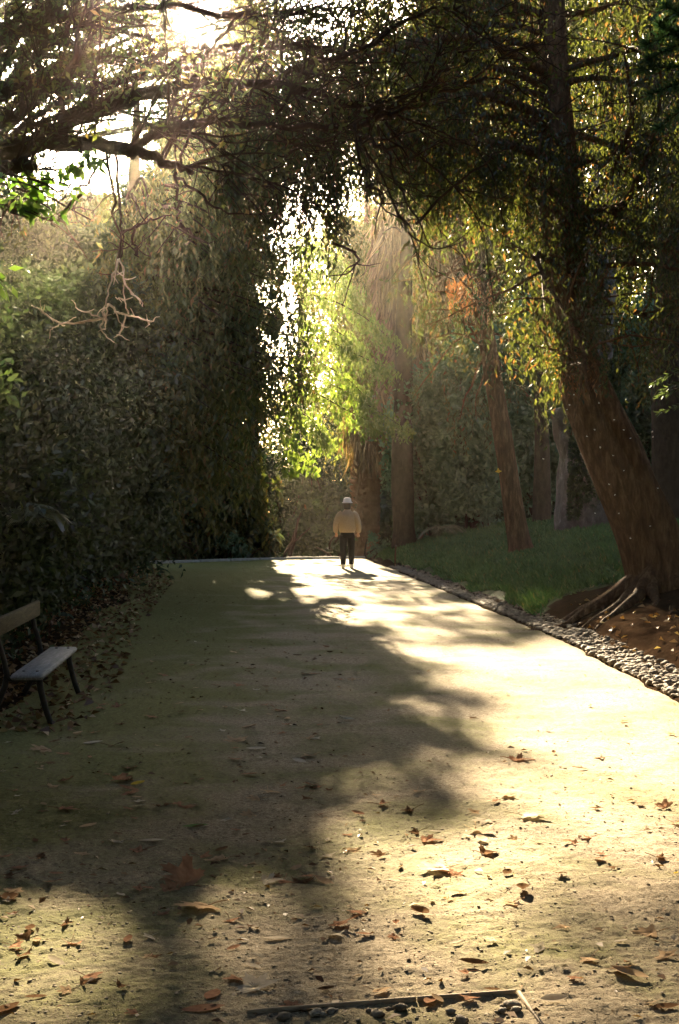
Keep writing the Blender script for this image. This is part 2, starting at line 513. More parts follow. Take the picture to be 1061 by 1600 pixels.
def wander(p, d, length, n, wig, grav=0.0):
    pts = [np.asarray(p, dtype=float)]
    d = unit(d)
    for _ in range(n):
        d = unit(d + R.normal(size=3) * wig + np.array([0, 0, -grav]))
        pts.append(pts[-1] + d * length / n)
    return np.array(pts)

def trunk_tube(mb, P, rr, k=14, n=22, ridge=.12, flare=0.0):
    C = curve(P, n)
    t = np.linspace(0, 1, n)
    r = np.interp(t, np.linspace(0, 1, len(rr)), rr)
    if flare:
        r = r * (1 + flare * np.exp(-t * n / 1.6))
    a = np.arange(k)
    rad = 1 + ridge * (vnoise(a[None] * 1.3 + 0 * t[:, None], t[:, None] * 7 + 0 * a[None], int(R.integers(1000))) - .5) * 2
    rad[:, -1] = rad[:, 0] * .5 + rad[:, -2] * .5
    mb.tube(C, r, k, True, 0, rad)
    return C, r

def clump_leaves(mb, centres, rad, per, L, W, bias=(0, 0, -.2), carve=True, squash=.75, frac=1.0):
    c = np.repeat(centres, per, 0)
    rr = np.repeat(np.broadcast_to(rad, (len(centres),)), per)
    C = c + R.normal(size=c.shape) * rr[:, None] * np.array([.55, .55, .55 * squash])
    if carve:
        C = C[keep(C, frac)]
    n = len(C)
    mb.leaves(C, rdir(n, bias), rdir(n, (0, 0, .6)), L * (.7 + .6 * R.random(n)), W * (.7 + .6 * R.random(n)))

def ell_points(n, c, r, shell=.55):
    d = unit(R.normal(size=(n, 3)))
    s = (shell + (1 - shell) * R.random(n)) ** .8
    return np.asarray(c) + d * np.asarray(r) * s[:, None]

def shrub(label, x, y, rx, ry, h, nclump, per, L, W, mat, name='shrub', cat='shrub', group=None, z0=None, carve=True, rad=None, low=0.1, frac=1.0):
    z = float(gz(x, y)) if z0 is None else z0
    t = thing(name, label, cat, (x, y, z), group)
    c = ell_points(nclump, (x, y, z + h * (.5 + low / 2)), (rx, ry, h * .5))
    c = c[c[:, 2] > z + .05]
    mb = MB(); clump_leaves(mb, c, rad or min(rx, h) * .22, per, L, W, carve=carve, frac=frac)
    mb.build('foliage', mat, t)
    mb = MB()
    for i in range(6):
        e = c[R.integers(len(c))]
        s = np.array([x + R.normal() * .15, y + R.normal() * .15, z - .1])
        mb.tube(curve([s, (s + e) / 2 + R.normal(size=3) * .15, e], 7), np.linspace(.06, .015, 7), 5)
    mb.build('stem', M['bark_dark'], t, True)
    return t

def broad_tree(label, x, y, h, tr, crown, nclump, per, L, W, mat, bark='bark_dark', name='tree', group=None, rad=1.0, lean=(0, 0), shell=.45, frac=1.0, cat='tree'):
    """crown = list of ellipsoids (dx, dy, z, rx, ry, rz)"""
    z = float(gz(x, y))
    t = thing(name, label, cat, (x, y, z), group)
    top = np.array([x + lean[0], y + lean[1], z + h])
    mb = MB()
    C, r = trunk_tube(mb, [(x, y, z - .3), (x + lean[0] * .2, y + lean[1] * .2, z + h * .3), (x + lean[0] * .6, y + lean[1] * .6, z + h * .65), top], [tr, tr * .85, tr * .6, tr * .2], flare=.4)
    allc = []
    for (dx, dy, cz, a, b, c) in crown:
        allc.append(ell_points(max(4, int(nclump / len(crown))), (x + dx, y + dy, z + cz), (a, b, c), shell))
    cc = np.concatenate(allc)
    for e in cc[R.permutation(len(cc))[:min(len(cc), 40)]]:
        i = int(np.clip((e[2] - z) / h * .75, .25, .95) * (len(C) - 1))
        s = C[i]
        mid = (s + e) / 2 + np.array([0, 0, .12 * np.linalg.norm(e - s)]) + R.normal(size=3) * .15
        if not keep(np.array([mid, e])).all(): continue
        mb.tube(curve([s, mid, e], 7), np.linspace(max(r[i] * .4, .03), .015, 7), 5)
    mb.build('trunk', M[bark], t, True)
    mb = MB(); clump_leaves(mb, cc, rad, per, L, W, frac=frac)
    mb.build('crown', mat, t)
    return t

def spray_leaves(mb, A, length, L, W, step, spread=.10, sway=.12, carve=True, frac=1.0):
    """hanging sprays: strings of leaflets down from the anchors"""
    n = len(A)
    ln = length * (.45 + .9 * R.random(n))
    K = int(length * 1.35 / step)
    t = np.arange(K)[None] * step
    ok = t < ln[:, None]
    sw = R.normal(size=(n, 2)) * sway
    P = np.repeat(A[:, None], K, 1).copy()
    P[:, :, 2] -= t * .95
    P[:, :, 0] += sw[:, :1] * t ** 1.1; P[:, :, 1] += sw[:, 1:] * t ** 1.1
    C = P[ok]
    C = C + R.normal(size=C.shape) * spread * np.array([.5, .5, .3])
    if carve:
        C = C[keep(C, frac)]
    n = len(C)
    D = rdir(n, (0, 0, -1.3))
    mb.leaves(C, D, rdir(n), L * (.6 + .8 * R.random(n)), W * (.7 + .6 * R.random(n)))

# --- row of dark shrubs along the left of the path
GL = 'dark shrubs along the left of the path'
ls = [
    ('broad black-green shrub behind the bench backrest', -4.6, 13.6, 1.9, 2.0, 3.3),
    ('dark shrub with glossy leaf tips, second behind the bench', -5.1, 17.0, 2.1, 2.2, 4.4),
    ('dense dark shrub in the left row where dead leaves gather at its foot', -5.2, 20.8, 2.1, 2.2, 5.4),
    ('tall black-green shrub midway along the left side of the path', -5.35, 26.3, 2.3, 2.7, 6.9),
    ('tall dark shrub in the left row, two before the pale kerb', -5.9, 31, 2.3, 2.6, 7.4),
    ('tall dark shrub nearest the left end of the pale kerb', -6.7, 35.5, 2.3, 2.6, 8.0),
    ('high dark shrub standing behind the left row at its near end', -8.8, 22, 2.4, 3, 6.0),
    ('high dark shrub standing behind the left row at its far end', -9.8, 32, 2.6, 3, 7.4),
]
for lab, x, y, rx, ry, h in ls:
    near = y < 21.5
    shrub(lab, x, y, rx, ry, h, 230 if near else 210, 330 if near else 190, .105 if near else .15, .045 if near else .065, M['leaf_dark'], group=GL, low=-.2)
for lab, x, y, rx, ry, h in [('tall dark understorey tree rising behind the shrub row, nearer the path', -5.4, 33.5, 2.1, 1.8, 9.6), ('tall dark understorey tree rising behind the shrub row, away from the path', -8.9, 34, 2.5, 1.8, 10.0), ('dark understorey tree behind the shrub row at the left edge', -9.0, 24.5, 2.2, 1.8, 7.4)]:
    shrub(lab, x, y, rx, ry, h, 260, 190, .17, .07, M['leaf_dark'], name='understorey_tree', cat='tree', group='understorey trees left of the path')
# --- low bed beyond the far kerb
for lab, x, y, rx, ry, h in [
    ('low dark shrub behind the left end of the pale kerb', -4.4, 45.2, 1.8, 1.3, 2.6),
    ('low dark shrub behind the middle of the far kerb', -1.9, 46.2, 1.6, 1.2, 2.2),
    ('low dark shrub closing the gap at the left end of the kerb', -6.3, 42.0, 1.5, 1.2, 3.2),
    ('low dim shrub behind the walking person', -.35, 47.5, 1.0, 1.0, 1.7),
]:
    shrub(lab, x, y, rx, ry, h, 60, 130, .17, .075, M['leaf_dark'], group='low shrubs beyond the kerb')
shrub('small bright green bush at the foot of the shaggy palm trunk', 1.0, 45.0, .55, .5, .75, 25, 60, .10, .045, M['leaf_green'], rad=.15, name='bush', cat='bush')
shrub('pale grey-green bush in the dark beyond the kerb', -3.4, 44.2, .5, .4, .95, 25, 60, .11, .06, M['leaf_green'], rad=.15, name='bush', cat='bush')

# --- blue-green shrubs behind the bank
for lab, x, y, rx, ry, h in [
    ('large blue-green leafy shrub right of the shaggy palms', 2.9, 45.5, 1.35, 1.3, 5.4),
    ('rounded blue-green shrub left of the slim leaning trunk', 4.4, 44, 1.6, 1.5, 6.2),
    ('blue-green shrub behind the slim leaning trunk', 6.2, 45, 1.7, 1.5, 6.8),
    ('dark blue-green shrub between the pale trunk and the slim trunk', 8.0, 46, 1.8, 1.6, 6.6),
    ('dark shrub behind the ivy-clad pale trunk', 10.3, 47, 2.0, 1.7, 7.0),
    ('dark shrub behind the big leaning trunk', 12.0, 44, 2.3, 2, 7.5),
]:
    shrub(lab, x, y, rx, ry, h, 150, 130, .20, .095, M['leaf_green'], group='blue-green shrubs behind the bank', rad=.42)

# --- the centre conifer beyond the kerb
def conifer(label, x, y, h, tr, spread, nb, mat, L=.22, W=.07, zlow=.12, group=None, extra=(), spray=1.1, step=.11, frac=1.0, dens=7, taper=.75):
    z = float(gz(x, y))
    t = thing('conifer', label, 'conifer', (x, y, z), group)
    mb = MB()
    C, r = trunk_tube(mb, [(x, y, z - .3), (x + .1, y, z + h * .4), (x - .05, y, z + h * .7), (x, y, z + h)], [tr, tr * .8, tr * .5, tr * .12], flare=.3)
    A = []
    for i in range(nb):
        f = zlow + (1 - zlow) * (i + R.random()) / nb
        ln = spread * (1.05 - f * taper) * (.65 + .5 * R.random())
        a = R.random() * 6.283
        s = C[int(f * (len(C) - 1))]
        P = wander(s, (math.cos(a), math.sin(a), .15), ln, 8, .09, .05)
        if keep(P[2:]).mean() > .7: mb.tube(P, np.linspace(.05, .012, 9), 4)
        for q in range(dens):
            w_ = .2 + .8 * R.random()
            k = min(int(w_ * 8), 7)
            p = P[k] + (P[k + 1] - P[k]) * R.random()
            side = np.array([-math.sin(a), math.cos(a), 0]) * R.normal() * .16 * ln
            A.append(p + side)
    for P in extra:
        P = curve(P, 12)
        mb.tube(P, np.linspace(.06, .012, 12), 5)
    mb.build('trunk', M['bark_dark'], t, True)
    mb = MB(); spray_leaves(mb, np.array(A), spray, L, W, step, .16, frac=frac)
    mb.build('crown', mat, t)
    return t

conifer('tall dark drooping conifer filling the middle left beyond the kerb', -3.9, 45.5, 19, .30, 3.0, 230, M['leaf_conifer'], L=.26, W=.085, dens=26, zlow=.06, taper=.42)
conifer('second dark conifer further left behind the shrub row', -7.6, 43.5, 11.5, .28, 3.6, 150, M['leaf_conifer'], L=.26, W=.085, dens=22, zlow=.06)

# a big dark tree on the left whose drooping boughs overhang the path
t = thing('conifer', 'broad black-green conifer leaning over the left of the path with drooping boughs', 'conifer', (-5.0, 30.5, float(gz(-5.0, 30.5))))
mb = MB(); A = []
C, r = trunk_tube(mb, [(-5.0, 30.5, -.2), (-4.8, 30.5, 3), (-4.5, 30.4, 6.5), (-4.3, 30.3, 10.5)], [.34, .28, .2, .05], flare=.3)
for i in range(120):
    tgt = np.array([-3.0, 29.3, 5.2]) + unit(R.normal(size=3)) * np.array([2.1, 2.6, 3.6]) * R.uniform(.5, 1.0)
    if tgt[2] < 1.9: continue
    k = int(np.clip((tgt[2] + 1.2) / 10.5, .15, .97) * (len(C) - 1))
    P = curve([C[k], (C[k] + tgt) / 2 + np.array([0, 0, .45]), tgt], 9)
    if keep(P[4:]).mean() < .7: continue
    mb.tube(P, np.linspace(.045, .010, 9), 4)
    for _ in range(26): A.append(P[R.integers(3, 9)] + R.normal(size=3) * np.array([.28, .3, .16]))
EA = []
for y_ in range(395, 650, 17):                       # thin outer boughs at its right edge
    tgt = at(R.uniform(440, 484), y_, R.uniform(28, 30.5))
    k = int(np.clip((tgt[2] + 1.6) / 10.5, .15, .97) * (len(C) - 1))
    P = curve([C[k], (C[k] + tgt) / 2 + np.array([0, 0, .45]), tgt], 9)
    mb.tube(P, np.linspace(.03, .006, 9), 4)
    for _ in range(22): EA.append(P[R.integers(5, 9)] + R.normal(size=3) * np.array([.16, .2, .12]))
mb.build('trunk', M['bark_dark'], t, True)
mb = MB(); spray_leaves(mb, np.array(A), .85, .17, .055, .07, .12, .14)
spray_leaves(mb, np.array(EA), .6, .13, .05, .06, .09, .16, carve=False); mb.build('crown', M['leaf_conifer'], t)
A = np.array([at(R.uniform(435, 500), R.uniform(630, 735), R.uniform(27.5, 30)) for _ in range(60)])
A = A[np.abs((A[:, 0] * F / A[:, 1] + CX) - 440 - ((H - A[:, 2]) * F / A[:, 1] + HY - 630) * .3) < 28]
mb = MB(); spray_leaves(mb, A, .4, .12, .07, .045, .07, .2, carve=False); mb.build('sun_tinted_foliage', M['leaf_spruce'], t)  # brighter leaf colour stands in for sun on these edge sprays

# a spruce with long sunlit boughs reaching right across the gap; thin enough to let the sun through in flecks
z0 = float(gz(-2.9, 47))
t = thing('spruce', 'spruce with bright sunlit drooping boughs left of the shaggy palm', 'spruce', (-2.9, 47, z0))
mb = MB(); A = []
trunk_tube(mb, [(-2.9, 47, z0 - .3), (-2.85, 47, 5), (-2.9, 47, 11)], [.22, .17, .04])
for bq in [
    [(400, 440, 47), (470, 425, 45.5), (520, 435, 44.5), (556, 462, 44)],
    [(400, 470, 47), (490, 462, 45), (560, 490, 43.5), (608, 528, 43)],
    [(400, 500, 47), (480, 505, 45), (530, 520, 44), (560, 545, 43.5)],
    [(400, 520, 47), (500, 530, 45), (560, 555, 43.5), (604, 576, 43)],
    [(400, 560, 47), (480, 560, 45), (540, 590, 43.5), (572, 622, 43)],
    [(400, 590, 47), (500, 595, 44.5), (570, 630, 43), (630, 668, 42)],
    [(400, 620, 47), (480, 612, 44.5), (540, 640, 43), (590, 664, 42.5)],
    [(400, 650, 47), (465, 645, 45), (492, 662, 44), (508, 690, 43)],
    [(400, 400, 47), (470, 385, 45.5), (505, 392, 45), (530, 420, 44.5)],
]:
    P = curve([at(*q) for q in bq], 16)
    mb.tube(P, np.linspace(.035, .008, 16), 5)
    for k in range(4, 16):
        for _ in range(11 if k < 12 else 16): A.append(P[k] + R.normal(size=3) * np.array([.20, .3, .10]))
mb.build('trunk', M['bark_dark'], t, True)
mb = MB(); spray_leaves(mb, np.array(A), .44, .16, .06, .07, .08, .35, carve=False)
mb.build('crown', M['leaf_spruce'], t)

# --- palms with shaggy skirts
def skirt(mb, x, y, z0, z1, r0, r1, n, L=1.3, flare=.25):
    f = R.random(n)
    a = R.random(n) * 6.283
    rr = (r0 + (r1 - r0) * f) * (.75 + .4 * R.random(n))
    C = np.stack([x + np.cos(a) * rr, y + np.sin(a) * rr, z0 + (z1 - z0) * f], -1)
    C = C[keep(C, .9)]; n = len(C)
    aa = np.arctan2(C[:, 1] - y, C[:, 0] - x)
    D = unit(np.stack([np.cos(aa) * flare, np.sin(aa) * flare, -np.ones(n)], -1) + R.normal(size=(n, 3)) * .16)
    mb.leaves(C, D, rdir(n), L * (.5 + R.random(n)), .03 + .07 * R.random(n), .05)

def frond(mb, p, d, length, droop, L=.55, W=.035, n=34):
    P = [np.asarray(p, dtype=float)]; d = unit(d)
    for _ in range(14):
        d = unit(d + np.array([0, 0, -droop]))
        P.append(P[-1] + d * length / 14)
    P = np.array(P)
    mb.tube(P, np.linspace(.025, .006, 15), 4)
    t = np.linspace(.18, 1, n)
    Q = np.stack([np.interp(t * 14, np.arange(15), P[:, i]) for i in range(3)], -1)
    T = unit(np.gradient(Q, axis=0))
    S = unit(np.cross(T, np.array([0, 0, 1.0])))
    for sgn in (-1, 1):
        l = L * np.sin(np.clip(t * 3.0, .3, 2.9)) * (.85 + .3 * R.random(n))
        D = unit(T * .75 + S * sgn - np.array([0, 0, .25]))
        mb.leaves(Q + D * l[:, None] * .5, D, np.tile([0, 0, 1.0], (n, 1)), l, W, .1)

def palm(label, x, y, h, r, sk, nfr, flen, group):
    z = float(gz(x, y))
    t = thing('palm', label, 'palm tree', (x, y, z), group)
    mb = MB()
    n = 60
    tt = np.linspace(0, 1, n)
    C = np.stack([x + .12 * np.sin(tt * 3), y + 0 * tt, z - .3 + (h + .3) * tt], -1)
    k = 14
    rad = 1 + .16 * R.random((n, k)) + .10 * ((np.arange(n) % 3) == 0)[:, None]
    mb.tube(C, r * (1 + .35 * np.exp(-tt * 14)), k, True, 0, rad)
    f = R.random(500); a = R.random(500) * 6.283                 # stubs of old leaf bases
    B = np.stack([x + np.cos(a) * r * 1.1, y + np.sin(a) * r * 1.1, z + .6 + f * (h - .6)], -1)
    mb.leaves(B, unit(np.stack([np.cos(a), np.sin(a), .6 + 0 * a], -1)), rdir(500), .30, .14)
    mb.build('trunk', M['bark_palm'], t)
    mb = MB()
    for (z0, z1, r0, r1, nn, L) in sk:
        skirt(mb, x, y, z + z0, z + z1, r0, r1, nn, L)
    mb.build('dead_frond_skirt', M['dead_frond'], t)
    mb = MB()
    for i in range(nfr):
        a = R.random() * 6.283
        frond(mb, (x, y, z + h), (math.cos(a), math.sin(a), .9 * R.random()), flen * (.8 + .4 * R.random()), .10 + .06 * R.random())
    mb.build('crown', M['leaf_frond'], t)
    return t
GP = 'palms with skirts of dead fronds'
palm('palm with thick shaggy trunk right behind the walking person', .83, 46.6, 5.3, .36, [(3.0, 5.2, .46, .95, 1500, .9)], 9, 1.3, GP)
palm('tallest palm wearing a huge brown skirt of hanging dead fronds', 2.75, 51, 16.5, .40, [(5.5, 15.5, 1.15, 1.6, 9500, 1.7)], 22, 2.6, GP)
palm('shaggy palm half hidden behind the tallest one', 4.4, 55, 15, .38, [(7.0, 14.5, .9, 1.3, 4000, 1.5)], 18, 2.4, GP)

# --- slim leaning trunk on the bank
def px_trunk(mb, pts, k=14, n=26, ridge=.12, slim=1.0):
    P = [at(a, b, d) for a, b, d, w in pts]
    rr = [w * slim / F * d / 2 for a, b, d, w in pts]
    return trunk_tube(mb, P, rr, k, n, ridge)

bx = at(815, 866, 31)
t = thing('tree', 'slim leaning brown trunk with rusty sprays, standing on the grassy bank', 'tree', bx)
mb = MB()
C, r = px_trunk(mb, [(818, 890, 31, 64), (815, 868, 31, 46), (811, 845, 31, 35), (800, 780, 31, 31), (783, 670, 31, 30), (765, 560, 31.2, 28), (748, 460, 31.5, 26), (732, 380, 32, 22), (712, 250, 33, 16), (700, 120, 34, 8)])
A = []
for i in range(34):
    s = C[int((.52 + .47 * R.random()) * (len(C) - 1))]
    P = wander(s, rdir(1, (0, 0, .3))[0], 1.3 + R.random() * 1.4, 6, .2, .12)
    mb.tube(P, np.linspace(.035, .01, 7), 4)
    for _ in range(9): A.append(P[R.integers(2, 7)] + R.normal(size=3) * .15)
mb.build('trunk', M['bark'], t, True)
mb = MB(); spray_leaves(mb, np.array(A), .8, .13, .04, .06, .10); mb.build('crown', M['leaf_droop'], t)
A = np.array([at(735 + R.normal() * 16, 430 + R.random() * 25, 31.3 + R.normal() * .2) for _ in range(45)])
mb = MB(); spray_leaves(mb, A, .6, .13, .04, .05, .08, carve=False); mb.build('rusty_foliage', M['leaf_rust'], t)

# --- pale gnarled trunk with ivy
bx = at(905, 812, 36)
t = thing('tree', 'pale gnarled trunk with a lopped side limb, half covered in ivy', 'tree', bx)
mb = MB()
px_trunk(mb, [(914, 845, 36, 112), (914, 812, 36, 98), (915, 775, 36, 90), (916, 720, 36, 88), (914, 680, 36, 86), (920, 640, 36.1, 72), (926, 580, 36.3, 62), (934, 480, 36.8, 52), (940, 330, 37.4, 40), (944, 120, 38, 20)], k=18, n=40, ridge=.22)
px_trunk(mb, [(893, 712, 35.9, 40), (884, 690, 35.8, 34), (876, 665, 35.7, 26), (868, 640, 35.6, 20)], n=12, ridge=.3)
mb.build('trunk', M['bark_pale'], t, True)
mb = MB()
n = 5200
f = R.random(n); a = R.uniform(-.55, 1.9, n)
P = np.stack([np.interp(f, [0, .5, 1], [912, 916, 918]) + np.sin(a) * 50, 812 - f * 250, 36 - np.cos(a) * .80], -1)
C = np.array([at(*q) for q in P])
C = C[C[:, 2] < 6]; n = len(C)
mb.leaves(C, rdir(n, (0, 0, -.6)), rdir(n, (0, -.9, .3)), .12, .10)
mb.build('ivy', M['leaf_dark'], t)

# --- dark trunks in the background on the right
for lab, pts in [
    ('dark straight trunk deep behind the shrubs, left of the pale trunk', [(846, 830, 42, 30), (847, 700, 42, 24), (843, 560, 42, 22), (840, 300, 42, 16), (842, 60, 42, 8)]),
    ('dark thick trunk in the gloom right of the big leaning trunk', [(1046, 850, 33, 60), (1042, 700, 33, 48), (1040, 540, 33, 44), (1046, 300, 33, 34), (1050, -50, 33, 16)]),
    ('dark trunk between the palms and the blue-green shrubs', [(632, 858, 44, 46), (630, 810, 44, 34), (628, 720, 44, 31), (630, 600, 45, 28), (634, 420, 46, 22), (640, 250, 47, 10)]),
]:
    mb = MB(); px_trunk(mb, pts)
    a, b_, d, w_ = pts[0]
    t = thing('tree', lab, 'tree', at(a, b_ - 15, d), 'dark background trunks')
    C = np.array([at(*q[:3]) for q in pts[-2:]])
    top = C[-1]
    cc = ell_points(60, top - np.array([0, 0, .5]), (2.0, 1.8, 2.6), .3)
    for e in cc[:25]:
        s = C[0] + (C[1] - C[0]) * R.random()
        mb.tube(curve([s, (s + e) / 2 + np.array([0, 0, .3]), e], 6), np.linspace(.04, .012, 6), 4)
    mb.build('trunk', M['bark_dark'], t, True)
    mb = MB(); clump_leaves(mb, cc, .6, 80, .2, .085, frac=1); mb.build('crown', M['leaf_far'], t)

# --- big leaning tree on the right
bx = at(1034, 945, 19)
big = thing('tree', 'big brown leaning tree with flared roots and drooping foliage on the right', 'tree', bx)
mb = MB()
C, r = px_trunk(mb, [(1050, 990, 19, 230), (1042, 955, 19, 158), (1033, 915, 19, 118), (1010, 840, 19, 110), (975, 755, 19, 108), (935, 670, 19, 102), (905, 590, 19, 95), (888, 500, 19.1, 90), (876, 400, 19.2, 84), (871, 300, 19.3, 76), (868, 200, 19.4, 70), (864, 90, 19.6, 58), (862, -60, 20, 44), (860, -250, 20.5, 22)], 36, 60, .16, .78)
px_trunk(mb, [(1066, 960, 18.7, 70), (1050, 880, 18.75, 52), (1034, 820, 18.75, 46), (1002, 740, 18.8, 40), (960, 650, 18.8, 34), (925, 570, 18.85, 26)], 12, 20, .2)
rc = at(1036, 950, 19)
for a_, ln in [(170, 1.7), (195, 2.2), (215, 1.5), (235, 1.9), (258, 1.3), (285, 1.5), (150, 1.2), (320, 1.4)]:
    a_ = math.radians(a_); n_ = 11
    tt = np.linspace(0, 1, n_)
    wob = np.cumsum(R.normal(size=n_)) * .035
    X_ = rc[0] + np.cos(a_) * (.22 + ln * tt) - np.sin(a_) * wob; Y_ = rc[1] + np.sin(a_) * (.22 + ln * tt) + np.cos(a_) * wob
    Z_ = gz(X_, Y_) + .34 * np.exp(-tt * 7) + .035 - .09 * tt
    mb.tube(np.stack([X_, Y_, Z_], -1), np.interp(tt, [0, .15, .5, 1], [.17, .10, .055, .02]), 8, jitter=.25)
# boughs
A = []; subs = []
def bough(s, d, ln, r0, grav=.05, wig=.12, nsub=9, sub_len=1.1, lo=.2):
    P = wander(s, d, ln, 10, wig, grav)
    if keep(P[3:]).mean() < .75: return P
    ex_, ey_ = CX + F * P[-1][0] / P[-1][1], HY + (H - P[-1][2]) * F / P[-1][1]
    if ey_ > 205 and ex_ < 655 + (ey_ - 205) * .52: return P
    mb.tube(P, np.linspace(r0, .015, 11), 6)
    for _ in range(nsub):
        i = int(R.uniform(lo, 1) * 10)
        Q = wander(P[min(i, 10)], unit(d) * .5 + rdir(1)[0] * .9 + np.array([0, 0, .1]), sub_len * (.5 + R.random()), 6, .2, .10)
        if not keep(Q[2:]).all(): continue
        mb.tube(Q, np.linspace(.02, .006, 7), 4)
        for _ in range(6): A.append(Q[R.integers(1, 7)] + R.normal(size=3) * .10)
    for _ in range(7): A.append(P[R.integers(3, 11)] + R.normal(size=3) * .08)
    return P
for i in range(46):
    f = R.uniform(.52, .95)
    s = C[int(f * (len(C) - 1))]
    a = R.uniform(0, 6.283)
    if R.random() < .35: a = math.pi + R.normal() * .5
    bough(s, (math.cos(a), math.sin(a), R.uniform(.05, .45)), R.uniform(1.6, 3.6), .05)
for pts in [[(866, 190, 19.4), (760, 150, 18), (640, 165, 16.6), (520, 190, 15.6), (400, 205, 15), (310, 240, 14.8)], [(864, 120, 19.5), (740, 60, 17.8), (600, 80, 16.2), (470, 120, 15.2), (380, 170, 15)], [(868, 250, 19.4), (780, 225, 18), (690, 225, 17), (620, 250, 16.4)]]:
    P = curve([at(*q) for q in pts], 26)
    mb.tube(P, np.linspace(.07, .014, 26), 6)
    for i in range(6, 26):
        for _ in range(3):
            Q = wander(P[i], rdir(1, (-.4, 0, -.1))[0], R.uniform(.3, .9), 5, .2, .12)
            if not keep(Q[2:]).all(): continue
            mb.tube(Q, np.linspace(.014, .005, 6), 4)
            for _ in range(7): A.append(Q[R.integers(1, 6)] + R.normal(size=3) * .08)
        if pts[0][1] < 240 and i > 13:
            for _ in range(2 if 415 < CX + F * P[i][0] / P[i][1] < 550 else 1):
                Q = wander(P[i], (R.normal() * .3, R.normal() * .3, -1), R.uniform(.4, 1.25), 6, .12, 0)
                if not keep(Q[2:]).all(): continue
                mb.tube(Q, np.linspace(.010, .004, 7), 4)
                for _ in range(9): A.append(Q[R.integers(1, 7)] + R.normal(size=3) * .07)
for i in range(8):                                    # sprays hanging in front of the upper trunk
    f = R.uniform(.50, .72)
    bough(C[int(f * (len(C) - 1))], (R.normal() * .55 + .1, -1, R.uniform(.15, .5)), R.uniform(.8, 1.9), .03, nsub=8, sub_len=.8)
bough(at(905, 330, 19.2), at(985, 200, 18) - at(905, 330, 19.2), 2.4, .05, -.02)
bough(at(960, 330, 18.6), at(1061, 190, 17.5) - at(930, 330, 18.6), 2.2, .05, -.02)
bough(at(880, 430, 19.2), (1, -.3, .2), 2.4, .05)
bough(at(880, 380, 19.2), (.8, .6, .2), 2.4, .05)
mb.build('trunk', M['bark'], big, True)
A = np.array(A)
A = A[A[:, 2] > 3.7]
px_ = CX + F * A[:, 0] / A[:, 1]; py_ = HY + (H - A[:, 2]) * F / A[:, 1]
A = A[~((py_ > 205) & (px_ > 545) & (px_ < 625 + (py_ - 205) * .52))]
mb = MB(); spray_leaves(mb, A, .85, .085, .026, .035, .07, .10)
mb.build('crown', M['leaf_droop'], big)
A = np.array([at(900 + R.normal() * 14, 520 + R.random() * 70, 18.6 + R.normal() * .12) for _ in range(30)])
mb = MB(); spray_leaves(mb, A, .35, .08, .02, .03, .06, carve=False); mb.build('rusty_foliage', M['leaf_rust'], big)

# --- the old tree on the left whose bare boughs cross the top
tx, ty = -3.9, 9.5
z0 = float(gz(tx, ty))
old = thing('tree', 'old tree at the left edge with dark crooked boughs crossing the top', 'tree', (tx, ty, z0))
mb = MB(); tw = MB(); LA = []
trunk_tube(mb, [(tx, ty, -.3), (tx + .1, ty, 1.6), (tx + .05, ty + .1, 3.4), (tx - .2, ty + .1, 5.5), (tx, ty, 8.5)], [.36, .28, .24, .2, .08], flare=.4)
limbs = [
    ([(-420, 330, 9.5), (-200, 262, 9.3), (-60, 246, 9.1), (0, 238, 9.0), (80, 222, 9.0), (150, 226, 9.0), (205, 232, 9.0), (240, 246, 9.0), (272, 262, 9.0), (300, 270, 9.0)], 44, 8),
    ([(-420, 360, 9.5), (-150, 290, 9.2), (-30, 270, 8.9), (20, 262, 8.8), (50, 256, 8.7)], 34, 20),
    ([(60, 222, 9.0), (100, 196, 9.0), (165, 170, 9.1), (230, 150, 9.2), (300, 130, 9.3), (425, 132, 9.4), (530, 155, 9.5), (600, 180, 9.6)], 30, 7),
    ([(205, 232, 9), (250, 205, 9), (330, 190, 9.1), (420, 200, 9.2), (520, 198, 9.3), (600, 186, 9.4), (680, 150, 9.5), (760, 120, 9.6)], 16, 5),
    ([(-420, 300, 9.6), (-160, 180, 9.8), (0, 148, 9.8), (60, 134, 9.8), (130, 140, 9.8), (210, 118, 9.9), (290, 92, 10), (400, 70, 10.1), (520, 75, 10.3)], 26, 6),
    ([(-420, 260, 9.8), (-160, 110, 10.2), (0, 60, 10.4), (120, 20, 10.5), (250, 10, 10.6), (380, 25, 10.7), (500, 10, 10.8)], 24, 6),
    ([(-420, 200, 9.8), (-100, 20, 10.4), (80, -60, 10.6), (300, -90, 11), (560, -80, 11.2), (760, -40, 11.4)], 26, 6),
    ([(425, 132, 9.4), (480, 100, 9.5), (560, 80, 9.6), (640, 30, 9.8), (720, 10, 10)], 12, 4),
    ([(520, 198, 9.3), (570, 215, 9.3), (600, 235, 9.2), (640, 225, 9.3)], 9, 3),
    ([(0, 195, 9.2), (30, 170, 9.2), (55, 120, 9.3), (70, 60, 9.4), (75, -20, 9.5)], 14, 6),
    ([(100, 196, 9.0), (95, 150, 9.0), (110, 90, 9.0), (140, 20, 9.1), (150, -40, 9.2)], 12, 5),
    ([(300, 130, 9.3), (320, 90, 9.4), (345, 60, 9.4), (380, 20, 9.5)], 9, 4),
]
polys = []
for pts, w0, w1 in limbs:
    P = [at(*q) for q in pts]
    n = len(P) * 4
    Cc = curve(P, n)
    Cc[1:-1] += R.normal(size=(n - 2, 3)) * .012
    d = np.mean([q[2] for q in pts])
    mb.tube(Cc, np.linspace(w0, w1, n) / F * d / 2, 8, jitter=.18)
    polys.append((Cc, w1))
